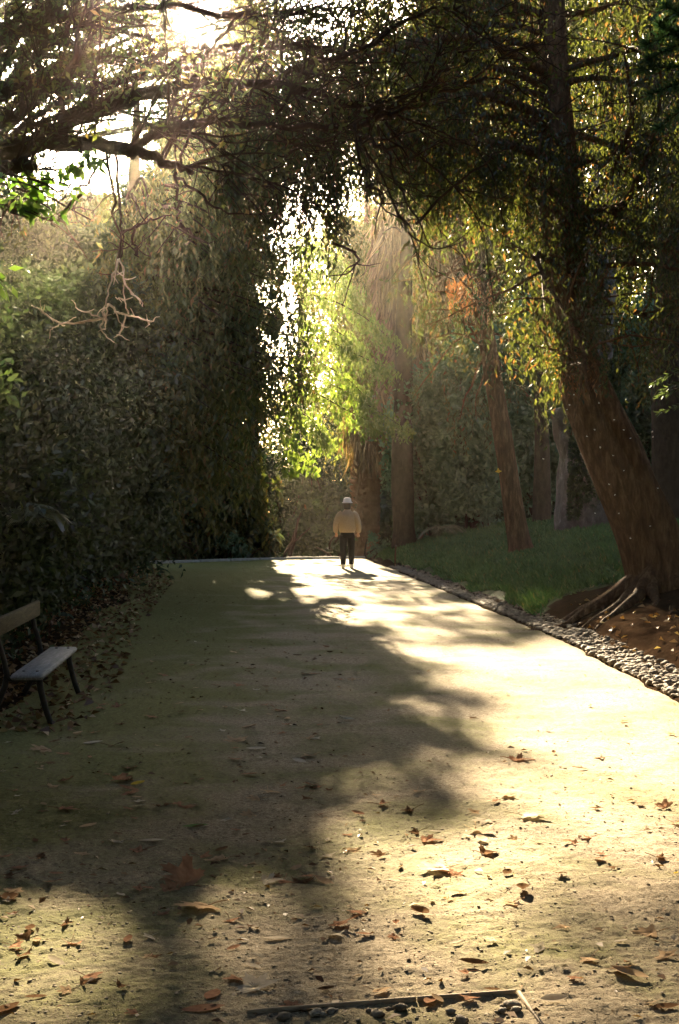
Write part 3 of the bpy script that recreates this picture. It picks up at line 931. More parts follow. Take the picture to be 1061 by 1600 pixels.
def twig(s, d, ln, r, lvl):
    P = wander(s, d, ln, 6, .16, .02)
    if not keep(P[3:4])[0] and R.random() < .8: return
    tw.tube(P, np.linspace(r, max(r * .45, .0025), 7), 4 if lvl else 5, cap=False)
    LA.append(P[-1])
    if lvl > 0:
        for _ in range(4 if lvl == 2 else 3):
            k = R.integers(1, 7)
            twig(P[k], unit(P[-1] - P[0]) * .9 + rdir(1)[0] * .8, ln * R.uniform(.4, .75), r * .6, lvl - 1)
for Cc, w1 in polys:
    L_ = np.linalg.norm(np.diff(Cc, axis=0), axis=1).sum()
    for _ in range(int(L_ * 7)):
        k = R.integers(0, len(Cc) - 1)
        T = unit(Cc[k + 1] - Cc[k])
        px_ = CX + F * Cc[k][0] / Cc[k][1]
        twig(Cc[k], T * .8 + rdir(1)[0] * .8 + np.array([.15, 0, .28]), R.uniform(.35, .95), .010, 2)
mb.build('trunk', M['bark_dark'], old, True)
tw.build('twig', M['bark_dark'], old)
LA = np.array(LA)
sel = LA[R.random(len(LA)) < .55]
mb = MB(); clump_leaves(mb, sel, .10, 5, .055, .024, frac=1); mb.build('crown', M['leaf_conifer'], old)
# bright backlit leaf sprays hanging at the left edge
for (x0, y0, x1, y1) in [(-30, 270, 70, 300), (20, 275, 110, 290), (60, 290, 165, 250), (-20, 300, 60, 335), (40, 310, 90, 335), (100, 265, 150, 240), (-30, 430, 5, 440), (-30, 330, 30, 320)]:
    mb = MB(); tw2 = MB()
    P = curve([at(x0, y0, 8.8), at((x0 + x1) / 2, (y0 + y1) / 2 - 5, 8.8), at(x1, y1, 8.7)], 9)
    tw2.tube(P, .005, 4)
    n = 24
    k = R.random(n) * 8
    Q = np.stack([np.interp(k, np.arange(9), P[:, i]) for i in range(3)], -1) + R.normal(size=(n, 3)) * .03
    D = unit(rdir(n, (.3, -.1, -.8)))
    mb.leaves(Q + D * .05, D, rdir(n, (0, -.8, 0)), .10, .038, .06)
    q_ = tw2.build('leafy_twig', M['bark_dark'], old); mb.build('leaves', M['leaf_fresh'], q_)
# hanging bare twigs
for pts in [
    [(165, 235), (172, 290), (180, 340), (188, 400), (184, 430)], [(180, 240), (184, 300), (190, 360), (189, 405)], [(190, 362), (215, 352), (245, 342), (272, 332)],
    [(172, 235), (140, 280), (110, 300), (95, 312)], [(275, 270), (276, 310), (282, 340), (283, 352)], [(275, 278), (310, 300), (340, 325), (380, 332), (430, 334)],
    [(255, 0), (258, 60), (262, 140), (268, 210), (274, 270)], [(200, 232), (225, 190), (250, 170), (290, 150)],
    [(283, 350), (300, 365), (325, 385)], [(555, 195), (560, 240), (572, 285), (585, 310), (610, 330), (640, 352)], [(590, 195), (610, 250), (630, 310), (655, 355), (680, 388)], [(572, 285), (590, 300), (600, 318)],
    [(0, 320), (40, 330), (75, 345), (82, 346)], [(130, 300), (100, 330), (90, 345)], [(210, 355), (212, 390), (213, 402)],
    [(105, 0), (120, 60), (122, 120)], [(650, 350), (700, 300), (760, 250), (790, 230)], [(520, 380), (560, 400), (540, 430)],
]:
    hg = MB(); d = 8.4 + R.random() * .8
    P = curve([at(a, b_, d + .1 * R.normal()) for a, b_ in pts], 14)
    P[1:] += R.normal(size=(13, 3)) * .010
    hg.tube(P, np.linspace(.010, .004, 14), 5, cap=False)
    for _ in range(4):
        k = R.integers(3, 14)
        hg.tube(wander(P[k], rdir(1, (0, 0, -.3))[0], .12 + .15 * R.random(), 4, .25), np.linspace(.005, .0025, 5), 4, cap=False)
    hg.build('hanging_twig', M['bark_dark'], old)

# a dense dark tree farther back whose crown closes the top of the view
t = thing('tree', 'dense dark tree behind the crooked boughs, its crown closing the top left', 'tree', (-7.6, 25, float(gz(-7.6, 25))))
mb = MB(); tw = MB(); A = []
C, r = trunk_tube(mb, [(-7.6, 25, 0), (-7.5, 25, 4), (-7.2, 25, 8), (-6.8, 25, 13)], [.4, .33, .26, .1], flare=.3)
for i in range(42):
    tx_ = R.uniform(120, 700) if R.random() < .8 else R.uniform(-100, 120); tgt = at(tx_, R.uniform(-190, 20 if tx_ < 330 else 190), R.uniform(21, 28))
    s_ = C[int(R.uniform(.45, .95) * (len(C) - 1))]
    P = curve([s_, (s_ + tgt) / 2 + np.array([0, 0, .5]) + R.normal(size=3) * .4, tgt], 14)
    if np.any((HY + (H - P[5:, 2]) * F / P[5:, 1] > 225) & (CX + F * P[5:, 0] / P[5:, 1] < 330)): continue
    mb.tube(P, np.linspace(.09, .015, 14), 5)
    for _ in range(16):
        k = R.integers(4, 14)
        Q = wander(P[k], unit(P[-1] - P[0]) * .5 + rdir(1)[0], R.uniform(.5, 1.6), 6, .22, .05)
        if keep(Q[3:4])[0]: tw.tube(Q, np.linspace(.016, .005, 7), 4, cap=False)
        for _ in range(3): A.append(Q[R.integers(2, 7)] + R.normal(size=3) * .12)
mb.build('trunk', M['bark_dark'], t, True); tw.build('twig_network', M['bark_dark'], t)
mb = MB(); A = np.array(A); spray_leaves(mb, A, .7, .10, .035, .05, .10, .12)
mb.build('crown', M['leaf_conifer'], t)

# the bare sunlit twig hanging at the left, nearer than the tree
tb = at(165, 470, 6.5)
t = thing('dead_twig', 'bare sunlit forked twig hanging in front of the dark shrubs', 'twig', tb)
mb = MB()
for pts, w0 in [
    ([(186, 405), (178, 425), (172, 445), (168, 462), (163, 480)], 5),
    ([(163, 497), (140, 502), (118, 505), (97, 505), (75, 494), (58, 482), (49, 478)], 6), ([(66, 488), (63, 478), (62, 470)], 3), ([(97, 505), (88, 510), (80, 515)], 4),
    ([(163, 480), (160, 488), (162, 497), (157, 508), (160, 518), (170, 528), (178, 534)], 5), ([(160, 498), (142, 490), (122, 484), (115, 472), (111, 468)], 4),
    ([(168, 475), (167, 490), (165, 505), (164, 515)], 4), ([(168, 474), (178, 482), (186, 490), (200, 492), (218, 497), (232, 502), (240, 500)], 6), ([(232, 502), (234, 508)], 4),
    ([(178, 482), (184, 495), (190, 508)], 4), ([(196, 492), (194, 505), (188, 520), (180, 526)], 4), ([(200, 490), (196, 472), (194, 455), (193, 435)], 4), ([(193, 435), (205, 458), (222, 470), (222, 478)], 4), ([(193, 468), (182, 465)], 5),
    ([(186, 405), (192, 420), (193, 435)], 4)]:
    P = curve([at(a, b_, 6.5 + .06 * math.sin(a * .07)) for a, b_ in pts], max(6, len(pts) * 3))
    P += R.normal(size=P.shape) * .0025
    mb.tube(P, np.linspace(w0, w0 * .5, len(P)) * .66 / F * 6.5 / 2, 6, jitter=.45)
    for _ in range(2):
        k = R.integers(1, len(P))
        mb.tube(wander(P[k], rdir(1)[0], .03 + .04 * R.random(), 3, .3), np.linspace(.003, .0015, 4), 4, jitter=.3)
sk = MB(); sk.tube(curve([at(186, 405, 6.5), at(189, 330, 7.1), at(184, 270, 8.0), at(190, 232, 9.0)], 14) + R.normal(size=(14, 3)) * .004, np.linspace(.0018, .0025, 14), 4)
sk.build('stalk', M['bark_dark'], t)
mb.build('branch', M['bark_twig'], t)

# --- background wood
GB = 'hazy trees in the far background'
bgt = [
    (-60, 62, 300), (70, 66, 330), (180, 60, 310), (255, 68, 240), (345, 64, 60), (470, 78, 330), (545, 84, 420), (620, 72, 40), (690, 64, -120), (760, 70, -220), (830, 60, -160), (900, 68, -240), (970, 60, -180), (1040, 66, -240), (1110, 60, -200),
]
words = ['pale hazy tree at the far left edge, above the shrub row', 'hazy tree behind the hanging bare twigs', 'hazy tree left of the tall drooping conifer', 'hazy tall tree behind the drooping conifer, on its left', 'hazy tall tree right behind the drooping conifer',
         'hazy tree left of the bright gap above the path', 'lowest hazy tree, in the bright gap above the path', 'hazy tree just left of the tallest palm', 'hazy tree behind the tallest palm', 'hazy tree behind the top of the slim trunk', 'hazy tree left of the big leaning trunk',
         'hazy tree hidden behind the big leaning trunk', 'hazy tree right of the big leaning trunk', 'hazy tree near the right edge behind drooping sprays', 'hazy tree cut by the right edge']
for (px_, d, top), lab in zip(bgt, words):
    x = (px_ - CX) / F * d
    ht = H - (top - HY) / F * d
    rr = 2.6 + R.random() * .8
    cr = [(R.normal() * .8, R.normal() * .8, ht - rr * .8 - k * 3.0, rr * (1 + .1 * k), rr, rr * .9) for k in range(max(1, int((ht - 4) / 3)))]
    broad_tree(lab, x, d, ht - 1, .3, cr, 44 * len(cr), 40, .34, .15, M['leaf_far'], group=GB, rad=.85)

for (px_, d, ht, lab) in [(-40, 54, 6.0, 'hazy undergrowth shrub at the far left'), (60, 57, 6.5, 'hazy shrub beneath the far left trees'), (165, 54, 6.0, 'hazy shrub behind the second dark conifer, left side'), (260, 56, 7.0, 'hazy shrub behind the second dark conifer, right side'), (350, 53, 6.5, 'dim shrub behind the trunk of the tall drooping conifer'),
        (610, 51, 2.0, 'low shrub between the two palm trunks'), (735, 50, 3.2, 'low dim shrub left of the slim trunk base'), (800, 51, 3.2, 'low dim shrub behind the slim trunk base'), (850, 50, 3.4, 'low dim shrub just left of the pale trunk'), (920, 50, 3.6, 'low dim shrub between pale trunk and leaning trunk'),
        (475, 65, 7.6, 'dim tall shrub behind the spruce trunk'), (550, 67, 7.6, 'dim tall shrub far behind the palm near the person'),
        (440, 56, 5.5, 'dim shrub beneath the sunlit spruce boughs'), (520, 60, 6.0, 'dim shrub closing the path behind the walking person'), (600, 56, 4.5, 'dim shrub behind the shaggy trunk near the person'), (690, 57, 7.0, 'dim shrub behind the tallest palm'), (780, 56, 8.0, 'dim shrub far behind the slim trunk'), (870, 56, 8.0, 'dim shrub far behind the pale gnarled trunk'), (960, 55, 8.5, 'dim shrub far behind the big leaning trunk'), (1050, 55, 8.5, 'dim shrub far back at the right edge')]:
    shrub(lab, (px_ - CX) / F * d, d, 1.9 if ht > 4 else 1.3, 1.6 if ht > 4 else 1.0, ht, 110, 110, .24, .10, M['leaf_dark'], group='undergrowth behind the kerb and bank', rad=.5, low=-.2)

# a thin weeping tree in the bright gap
t = thing('tree', 'pale weeping tree with thin hanging strands in the bright gap', 'tree', (1.0, 55, float(gz(1.0, 55))))
mb = MB(); A = []
C, r = trunk_tube(mb, [(1.0, 55, -.5), (.95, 55, 5), (1.1, 55, 11), (.9, 55, 17)], [.26, .22, .16, .05])
for i in range(190):
    k = int(R.uniform(.32, 1) * (len(C) - 1)); a = R.random() * 6.283
    P = wander(C[k], (math.cos(a), math.sin(a) * .6, .5), R.uniform(.9, 2.2), 8, .12, .06)
    if keep(P[3:]).mean() > .5: mb.tube(P, np.linspace(.03, .010, 9), 4)
    for _ in range(20): A.append(P[R.integers(3, 9)] + R.normal(size=3) * .25)
mb.build('trunk', M['bark'], t, True)
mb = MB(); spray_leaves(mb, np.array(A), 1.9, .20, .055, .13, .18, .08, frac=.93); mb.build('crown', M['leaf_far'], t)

# trees added out of view around the camera; their crowns hold back skylight
for k_, (lab, x, y, h) in enumerate([
    ('added tall leafy tree rising behind the bench, crown above the frame', -6.5, 6, 12),
    ('added tall leafy tree on the right verge, crown above the frame', 6.5, 8, 12),
    ('added tall leafy tree left of the viewpoint', -6.5, -2, 12), ('added tall leafy tree right of the viewpoint', 6.0, -3, 12.5),
    ('added tall leafy tree behind the viewpoint, left of the path', -5.5, -11, 12), ('added tall leafy tree behind the viewpoint, right of the path', 6.0, -12, 12),
    ('added tall leafy tree closing the path behind the viewpoint', -.5, -20, 12), ('added tall leafy tree off to the left beyond the bench', -13, 10, 12), ('added tall leafy tree off to the right beyond the leaning trunk', 12.5, 17, 13), ('added tall leafy tree far off to the right', 13, 4, 12), ('added tall leafy tree farther left along the path', -14, 25, 13), ('added tall leafy tree on the right beyond the bank', 15, 32, 14),
]):
    sg = -1 if x < 0 else 1
    cr = [(-sg * 1.2, 0, h - 2, 4.6, 4.8, 2.4), (-sg * 3.8, 1, h - 1.2, 3.4, 4, 1.8), (0, 0, h - 6, 3.4, 4, 2.6)] if abs(x) < 8 else [(0, 0, h - 3, 4, 4.5, 3), (0, 0, h - 8.5, 3.6, 4, 3)]
    if y < -8: cr.append((0, 0, 2.5, 3.5, 2, 2.4))
    broad_tree(lab, x, y, h, .35, cr, 330, 80, .34, .17, M['leaf_dark'], rad=1.15, group='added sky-blocking trees around the viewpoint')

for lab, x, y, h, cr in [  # unseen high crowns added to shut out sky above the path
    ('added very tall tree left of the path, crown arching over it high above the frame', -9.5, 24, 17, [(3, 0, 15.5, 5, 6, 2.2), (7.5, 1, 15.8, 4.5, 6, 1.8), (0, 0, 14, 4, 5, 3)]),
    ('added very tall tree right of the path, crown arching over it high above the frame', 10.5, 22, 17, [(-3, 0, 15.0, 5, 6, 2.2), (-7, 1, 15.2, 4.5, 6, 1.8), (0, 0, 13, 4, 5, 3)]),
    ('added very tall tree left, near the far kerb, crown high above the frame', -12.5, 38, 23, [(3, 0, 21, 5.5, 6, 2.2), (9, 1, 21.5, 5, 6, 1.8), (0, -1, 19, 4, 5, 3)]),
    ('added very tall tree right, above the far bank, crown high above the frame', 13.5, 38, 23, [(-3, 0, 21, 5.5, 6, 2.2), (-9, 1, 21.5, 5, 6, 1.8), (0, -1, 18, 4, 5, 4)]),
]:
    broad_tree(lab, x, y, h, .4, cr, 420, 80, .38, .19, M['leaf_dark'], rad=1.3, group='added sky-blocking trees around the viewpoint')

for lab, a_, rr_, h in [('added tall hedge-like shrub behind the viewpoint, straight back', 268, 22, 8), ('added tall shrub behind the viewpoint, back left', 240, 22, 9), ('added tall shrub behind the viewpoint, back right', 296, 22, 9), ('added tall shrub off to the left, behind the viewpoint', 212, 19, 9), ('added tall shrub off to the right, behind the viewpoint', 328, 19, 9), ('added tall shrub far to the left of the bench', 186, 16, 9), ('added tall shrub far to the right of the path', 355, 16, 9), ('added tall shrub left of the shrub row', 160, 18, 9), ('added tall shrub right of the leaning trunk', 33, 20, 9), ('added tall shrub right of the bank', 48, 28, 10)]:
    shrub(lab, rr_ * math.cos(math.radians(a_)), rr_ * math.sin(math.radians(a_)), 4.2, 4.2, h, 150, 110, .42, .2, M['leaf_dark'], group='added sky-blocking shrubs around the viewpoint', rad=1.1)  # extra out-of-view shrub ring, added to block low skylight

# dark conifer sprig reaching in at the upper right
t = thing('conifer_branch', 'dark green needle spray reaching in at the upper right', 'branch', at(1075, 110, 9))
mb = MB(); wd = MB()
for (x0, y0, x1, y1) in [(1100, 60, 1010, 95), (1110, 110, 1000, 110), (1110, 120, 1015, 150), (1110, 150, 1030, 200), (1100, 90, 1030, 40), (1110, 40, 1010, 70), (1110, 60, 1040, 10)]:
    P = curve([at(x0, y0, 9), at((x0 + x1) / 2, (y0 + y1) / 2 - 6, 8.9), at(x1, y1, 8.8)], 9)
    wd.tube(P, np.linspace(.010, .003, 9), 4)
    n = 260
    k = R.random(n) * 8
    Q = np.stack([np.interp(k, np.arange(9), P[:, i]) for i in range(3)], -1)
    D = unit(rdir(n) + unit(P[-1] - P[0]) * .9)
    mb.leaves(Q + D * .035, D, rdir(n), .095, .010)
wd.build('stem', M['bark_dark'], t); mb.build('needles', M['leaf_green'], t)
# pale sprigs at the right edge
t = thing('conifer_branch', 'pale sunlit sprig at the right edge beside the big trunk', 'branch', at(1070, 590, 14))
mb = MB(); wd = MB()
for (x0, y0, x1, y1) in [(1090, 570, 1022, 598), (1090, 585, 1035, 612), (1090, 600, 1030, 620), (1085, 630, 1030, 645)]:
    P = curve([at(x0, y0, 14), at((x0 + x1) / 2, (y0 + y1) / 2 - 3, 14), at(x1, y1, 13.9)], 9)
    wd.tube(P, .006, 4)
    n = 60; k = R.random(n) * 8
    Q = np.stack([np.interp(k, np.arange(9), P[:, i]) for i in range(3)], -1)
    D = unit(rdir(n) * .7 + unit(P[-1] - P[0]))
    mb.leaves(Q + D * .03, D, rdir(n), .09, .016)
wd.build('stem', M['bark_dark'], t); mb.build('needles', M['leaf_frond'], t)

# small palm / fern clumps
for lab, px_, py_, d, n, ln in [
    ('fern-like palm tuft with pale fronds low in the left shrubs', 40, 800, 12.9, 10, .42),
    ('pale grey-green palm tuft in the gloom behind the kerb', 405, 835, 46.5, 10, 1.0),
    ('small palm tuft at the foot of the shrubs behind the bank', 690, 828, 43, 10, .9),
]:
    p_ = at(px_, py_, d)
    t = thing('fan_palm', lab, 'palm tuft', p_, 'palm tufts in the undergrowth')
    mb = MB()
    for _ in range(n):
        a = R.random() * 6.283
        frond(mb, p_, (math.cos(a), math.sin(a), .5 + .6 * R.random()), ln, .14, .28, .022, 22)
    mb.build('frond', M['leaf_frond'], t)

# ------------------------------------------------------------------ stones along the right edge, kerb, edging strip
def stone_mesh(name, mat, seed):
    rg = np.random.default_rng(seed)
    nl, nk = 5, 8
    V = [[0, 0, -.5]]
    for i in range(1, nl):
        th = math.pi * i / nl
        for j in range(nk):
            a = j / nk * 6.283
            V.append([math.sin(th) * math.cos(a) * .5, math.sin(th) * math.sin(a) * .5, -math.cos(th) * .5])
    V.append([0, 0, .5])
    V = np.array(V); V *= (1 + .6 * (rg.random(len(V)) - .5))[:, None]
    V = np.sign(V) * np.abs(V) ** .85
    V[:, 2] *= .6
    q = [[1 + i * nk + j, 1 + i * nk + (j + 1) % nk, 1 + (i + 1) * nk + (j + 1) % nk, 1 + (i + 1) * nk + j] for i in range(nl - 2) for j in range(nk)]
    tr = [[0, 1 + (j + 1) % nk, 1 + j] for j in range(nk)] + [[len(V) - 1, 1 + (nl - 2) * nk + j, 1 + (nl - 2) * nk + (j + 1) % nk] for j in range(nk)]
    me = mesh_np(name, V, [np.array(q), np.array(tr)])
    me.materials.append(mat)
    return me
stones = [stone_mesh('stone', M['stone'], s) for s in range(6)]
SV = []
for s in stones:
    v = np.zeros(len(s.vertices) * 3); s.vertices.foreach_get('co', v); SV.append(v.reshape(-1, 3))
QF = [np.array([list(p_.vertices) for p_ in stones[0].polygons if len(p_.vertices) == 4]), np.array([list(p_.vertices) for p_ in stones[0].polygons if len(p_.vertices) == 3])]

n = 4600
sy = 10.8 + (R.random(n) ** 1.25) * 27
sx = xr(sy) + .02 + R.random(n) * .42
size = .024 + .065 * R.random(n) ** 3
order = np.argsort(-size / sy)
for i_, k in enumerate(order[:300]):
    o = bpy.data.objects.new('edging_stone', stones[k % 6]); COL.objects.link(o)
    o.location = (sx[k], sy[k], float(gz(sx[k], sy[k])) + size[k] * .04)
    o.scale = (size[k] * 1.25, size[k], size[k]); o.rotation_euler = (R.normal() * .3, R.normal() * .3, R.random() * 6.28)
    tag(o, 'rough grey stone in the drain strip between path and bank', 'stone', 'stones edging the path')
def scatter(mb, X, Y, Z, S, sq=1.0):
    for v in range(6):
        k = np.where(np.arange(len(X)) % 6 == v)[0]
        a = R.random(len(k)) * 6.283
        ca, sa = np.cos(a), np.sin(a)
        B = SV[v]
        P = np.stack([ca[:, None] * B[None, :, 0] * 1.25 - sa[:, None] * B[None, :, 1], sa[:, None] * B[None, :, 0] * 1.25 + ca[:, None] * B[None, :, 1], np.repeat(B[None, :, 2] * sq, len(k), 0)], -1)
        P = P * S[k][:, None, None] + np.stack([X[k], Y[k], Z[k]], -1)[:, None]
        nb = len(B)
        off = (np.arange(len(k)) * nb)[:, None, None]
        mb.add(P.reshape(-1, 3), (QF[0][None] + off).reshape(-1, 4), (QF[1][None] + off).reshape(-1, 3))
k = order[300:]
mb = MB(); scatter(mb, sx[k], sy[k], gz(sx[k], sy[k]) + size[k] * .03, size[k])
tag(mb.build('rubble', M['stone']), 'small rubble filling the drain strip along the bank', 'rubble', kind='stuff')
# grit all over the near path
n = 20000
gy = 1 / (1 / 14 + R.random(n) * (1 / 3.9 - 1 / 14)); gx = R.uniform(-2.5, 2.8, n)
S = .004 + .009 * R.random(n) ** 7
mb = MB(); scatter(mb, gx, gy, pz(gx, gy) + S * .08, S, .6)
tag(mb.build('gravel', solid_mat('path_gravel', [(.3, (.18, .14, .09)), (.6, (.30, .24, .16)), (.8, (.44, .39, .30))], 2.5, .9)), 'loose gravel strewn over the path', 'gravel', kind='stuff')

t = thing('kerb', 'low pale stone kerb across the far end of the path', 'kerb', (-4.3, 40.3, 0))
mb = MB()
kx = np.arange(-5.6, .3, .8)
for a in kx:
    x0, x1 = a + .01, a + .79
    y0, y1 = yend(x0), yend(x1)
    mb.box(((x0 + x1) / 2, (y0 + y1) / 2 + .08, -.02 + .015 * R.random()), (math.hypot(x1 - x0, y1 - y0) - .01, .14, .17), math.atan2(y1 - y0, x1 - x0), .02)
mb.build('kerbstone', M['kerb'], t)

t = thing('pit_edging', 'thin timber edging around a pebbly pit at the bottom of the path', 'edging', at(640, 1568, 4.62))
def strip(p0, p1, wd_=.012, ht=.022):
    d = p1 - p0
    mb = MB(); mb.box(((p0[0] + p1[0]) / 2, (p0[1] + p1[1]) / 2, .008), (math.hypot(d[0], d[1]), wd_, ht), math.atan2(d[1], d[0]), .003)
    return mb
def gp(px_, py_):
    d = H * F / (py_ - HY)
    return np.array([(px_ - CX) / F * d, d, 0])
strip(gp(385, 1587), gp(650, 1566)).build('long_strip', M['edging'], t)
strip(gp(652, 1566), gp(806, 1555)).build('long_strip', M['edging'], t)
strip(gp(810, 1556), gp(850, 1612)).build('short_strip', M['edging'], t)
n = 70
gx = R.uniform(-.25, .58, n); gy = R.uniform(4.25, 4.6, n)
k = gy < 4.53 + (gx + .3) * .17 - .02
gx, gy = gx[k], gy[k]; S = .010 + .028 * R.random(len(gx)) ** 2.5
mb = MB(); scatter(mb, gx, gy, pz(gx, gy) + S * .2, S)
tag(mb.build('pebbles', M['stone']), 'grey pebbles filling the pit inside the timber edging', 'pebbles', kind='stuff')

# ------------------------------------------------------------------ bench
t = thing('park_bench', 'weathered park bench with plank seat and iron legs at the left edge', 'bench', (-2.38, 11.1, 0))
def plank(x0, x1, y0, y1, z, th, tilt=0.0, vertical=False):
    return
mb = MB(); mb.box((-2.33, 11.32, .375), (.24, 2.06, .042), .063, .03)
seat = mb.build('seat', M['wood'], t)
mb = MB(); mb.box((-2.555, 11.3, .73), (.038, 2.15, .13), .063, .010)
mb.build('backrest', M['wood_brown'], t)
for y, dx in ((10.5, .055), (12.2, -.052)):
    mb = MB(); mb.tube(curve([(-2.27 + dx, y, .353), (-2.265 + dx, y, .28), (-2.23 + dx, y + .02, .12), (-2.19 + dx, y + .03, 0.0)], 9), np.linspace(.026, .022, 9), 8); mb.build('leg', M['iron'], t, True)
    mb = MB(); mb.tube(curve([(-2.66 + dx, y, 0.0), (-2.57 + dx, y, .18), (-2.51 + dx, y, .37), (-2.575 + dx, y, .62), (-2.59 + dx, y, .775)], 11), np.linspace(.026, .018, 11), 8)
    mb.tube([(-2.25 + dx, y, .335), (-2.52 + dx, y, .34)], .018, 8)
    mb.build('back_leg', M['iron'], t, True)
    for bx_ in (-.05, .05):
        mb = MB(); mb.tube([(-2.33 + dx * .9 + bx_, y, .394), (-2.33 + dx * .9 + bx_, y, .402)], .011, 8); mb.build('bolt', M['iron'], seat)

# ------------------------------------------------------------------ person walking away
px0, py0 = .20, 36.5
pz0 = float(pz(px0, py0)) + .004
per = thing('person', 'person in tan jacket, black trousers and white bucket hat, walking away up the path', 'person', (px0, py0, pz0))
def skin_body():
    V, E, Rr = [], [], []
    def v(p, r, par=None):
        V.append(p); Rr.append(r)
        if par is not None: E.append((par, len(V) - 1))
        return len(V) - 1
    pel = v((0, 0, .93), (.115, .085)); bel = v((0, .01, 1.08), (.135, .10), pel); ch = v((0, .0, 1.28), (.155, .115), bel)
    nb = v((0, -.01, 1.44), (.085, .075), ch); nk = v((0, .0, 1.50), (.055, .055), nb)
    hd = v((0, .02, 1.59), (.078, .09), nk); hd2 = v((0, .03, 1.66), (.075, .088), hd); v((0, .02, 1.71), (.045, .055), hd2)
    v((0, .125, 1.60), (.016, .016), hd)
    for s in (-1, 1):
        sh = v((s * .17, -.01, 1.40), (.062, .062), ch); el = v((s * .27, -.04, 1.16), (.045, .045), sh); wr = v((s * .285, .03, .95), (.028, .028), el)
        pa = v((s * .285, .05, .885), (.032, .02), wr)
        for j, dx in enumerate((-.03, -.01, .01, .03)):
            a = v((s * .285 + dx, .06, .83), (.009, .009), pa); v((s * .285 + dx * .9, .045, .785 + .008 * abs(j - 1.4)), (.008, .008), a)
        th = v((s * .25, .085, .87), (.010, .010), pa); v((s * .245, .10, .835), (.008, .008), th)
        fy = -.09 if s < 0 else .10
        hp = v((s * .088, 0, .84), (.066, .07), pel); kn = v((s * .105, fy * .5 + .03, .49), (.045, .046), hp); an = v((s * .105, fy, .09), (.034, .036), kn); v((s * .12, fy + .15, .045), (.036, .028), an)
    me = bpy.data.meshes.new('body_cage'); me.from_pydata(V, E, [])
    o = bpy.data.objects.new('body', me); COL.objects.link(o)
    o.modifiers.new('skin', 'SKIN')
    sv = me.skin_vertices[0].data
    for i_, r in enumerate(Rr): sv[i_].radius = r
    sv[0].use_root = True
    s_ = o.modifiers.new('sub', 'SUBSURF'); s_.levels = 2; s_.render_levels = 2
    dg = bpy.context.evaluated_depsgraph_get()
    new = bpy.data.meshes.new_from_object(o.evaluated_get(dg))
    o.modifiers.clear(); o.data = new
    new.materials.clear(); new.materials.append(M['skin'])
    new.polygons.foreach_set('use_smooth', np.ones(len(new.polygons), dtype=bool))
    o.parent = per
skin_body()
off = np.array([px0, py0, pz0])
def loft(mb, rings, k=18, cap=True, lump=0.0):
    """rings: (cx, cy, z, rx, ry)"""
    a = np.arange(k) / k * 6.2832
    V = []
    for (cx_, cy_, z, rx, ry) in rings:
        jj = 1 + lump * (R.random(k) - .5)
        V.append(np.stack([cx_ + np.cos(a) * rx * jj, cy_ + np.sin(a) * ry * jj, z + 0 * a], -1) + off)
    n = len(rings)
    i_ = np.arange(n - 1)[:, None] * k; j = np.arange(k)[None]
    q = np.stack([i_ + j, i_ + (j + 1) % k, i_ + k + (j + 1) % k, i_ + k + j], -1).reshape(-1, 4)
    mb.add(np.concatenate(V), q, *([np.arange(k)[None, ::-1], (np.arange(k) + (n - 1) * k)[None]] if cap else []))
mb = MB()
loft(mb, [(0, 0, .915, .195, .15), (0, 0, .935, .205, .16), (0, 0, .99, .218, .17), (0, -.01, 1.12, .222, .172), (0, -.015, 1.26, .222, .165), (0, -.015, 1.36, .21, .15), (0, -.01, 1.42, .17, .125), (0, -.005, 1.465, .105, .10), (0, 0, 1.50, .082, .082), (0, 0, 1.515, .078, .078)], lump=.05)
for s in (-1, 1):
    P = curve([(s * .13, -.01, 1.40), (s * .20, -.015, 1.355), (s * .255, -.03, 1.24), (s * .285, -.04, 1.13), (s * .295, -.01, 1.02), (s * .29, .025, .925)], 13) + off
    mb.tube(P, np.interp(np.linspace(0, 1, 13), [0, .2, .5, .8, .93, 1], [.085, .088, .080, .072, .066, .054]), 12, jitter=.08)
mb.build('jacket', M['jacket'], per, True)
mb = MB()
loft(mb, [(0, 0, .98, .165, .125), (0, 0, .90, .175, .135), (0, 0, .82, .178, .13), (0, 0, .77, .165, .11)], lump=.02)
for s in (-1, 1):
    fy = -.09 if s < 0 else .10
    P = curve([(s * .088, 0, .86), (s * .097, .01, .70), (s * .105, fy * .5 + .03, .49), (s * .105, fy * .9, .26), (s * .105, fy, .095)], 12) + off
    mb.tube(P, np.interp(np.linspace(0, 1, 12), [0, .2, .5, .8, 1], [.104, .103, .084, .073, .062]), 12, jitter=.06)
mb.build('trousers', M['trousers'], per, True)
for s in (-1, 1):
    fy = -.09 if s < 0 else .10
    mb = MB(); loft(mb, [(s * .11, fy + .05, .0, .045, .125), (s * .11, fy + .05, .03, .048, .13), (s * .11, fy + .04, .06, .045, .11), (s * .107, fy + .0, .10, .045, .055), (s * .105, fy, .125, .045, .05)]); mb.build('shoe', M['shoe'], per, True)
mb = MB(); loft(mb, [(0, -.015, 1.475, .05, .04), (0, -.02, 1.52, .082, .075), (0, -.005, 1.58, .092, .098), (0, .005, 1.65, .092, .10), (0, .01, 1.70, .07, .08)], lump=.06); mb.build('hair', M['hair'], per, True)
mb = MB(); loft(mb, [(0, .02, 1.672, .138, .15), (0, .02, 1.682, .138, .15), (0, .015, 1.705, .106, .116), (0, .015, 1.75, .100, .110), (0, .015, 1.79, .088, .098), (0, .015, 1.81, .06, .07), (0, .015, 1.815, .02, .02)]); mb.build('hat', M['hat'], per, True)

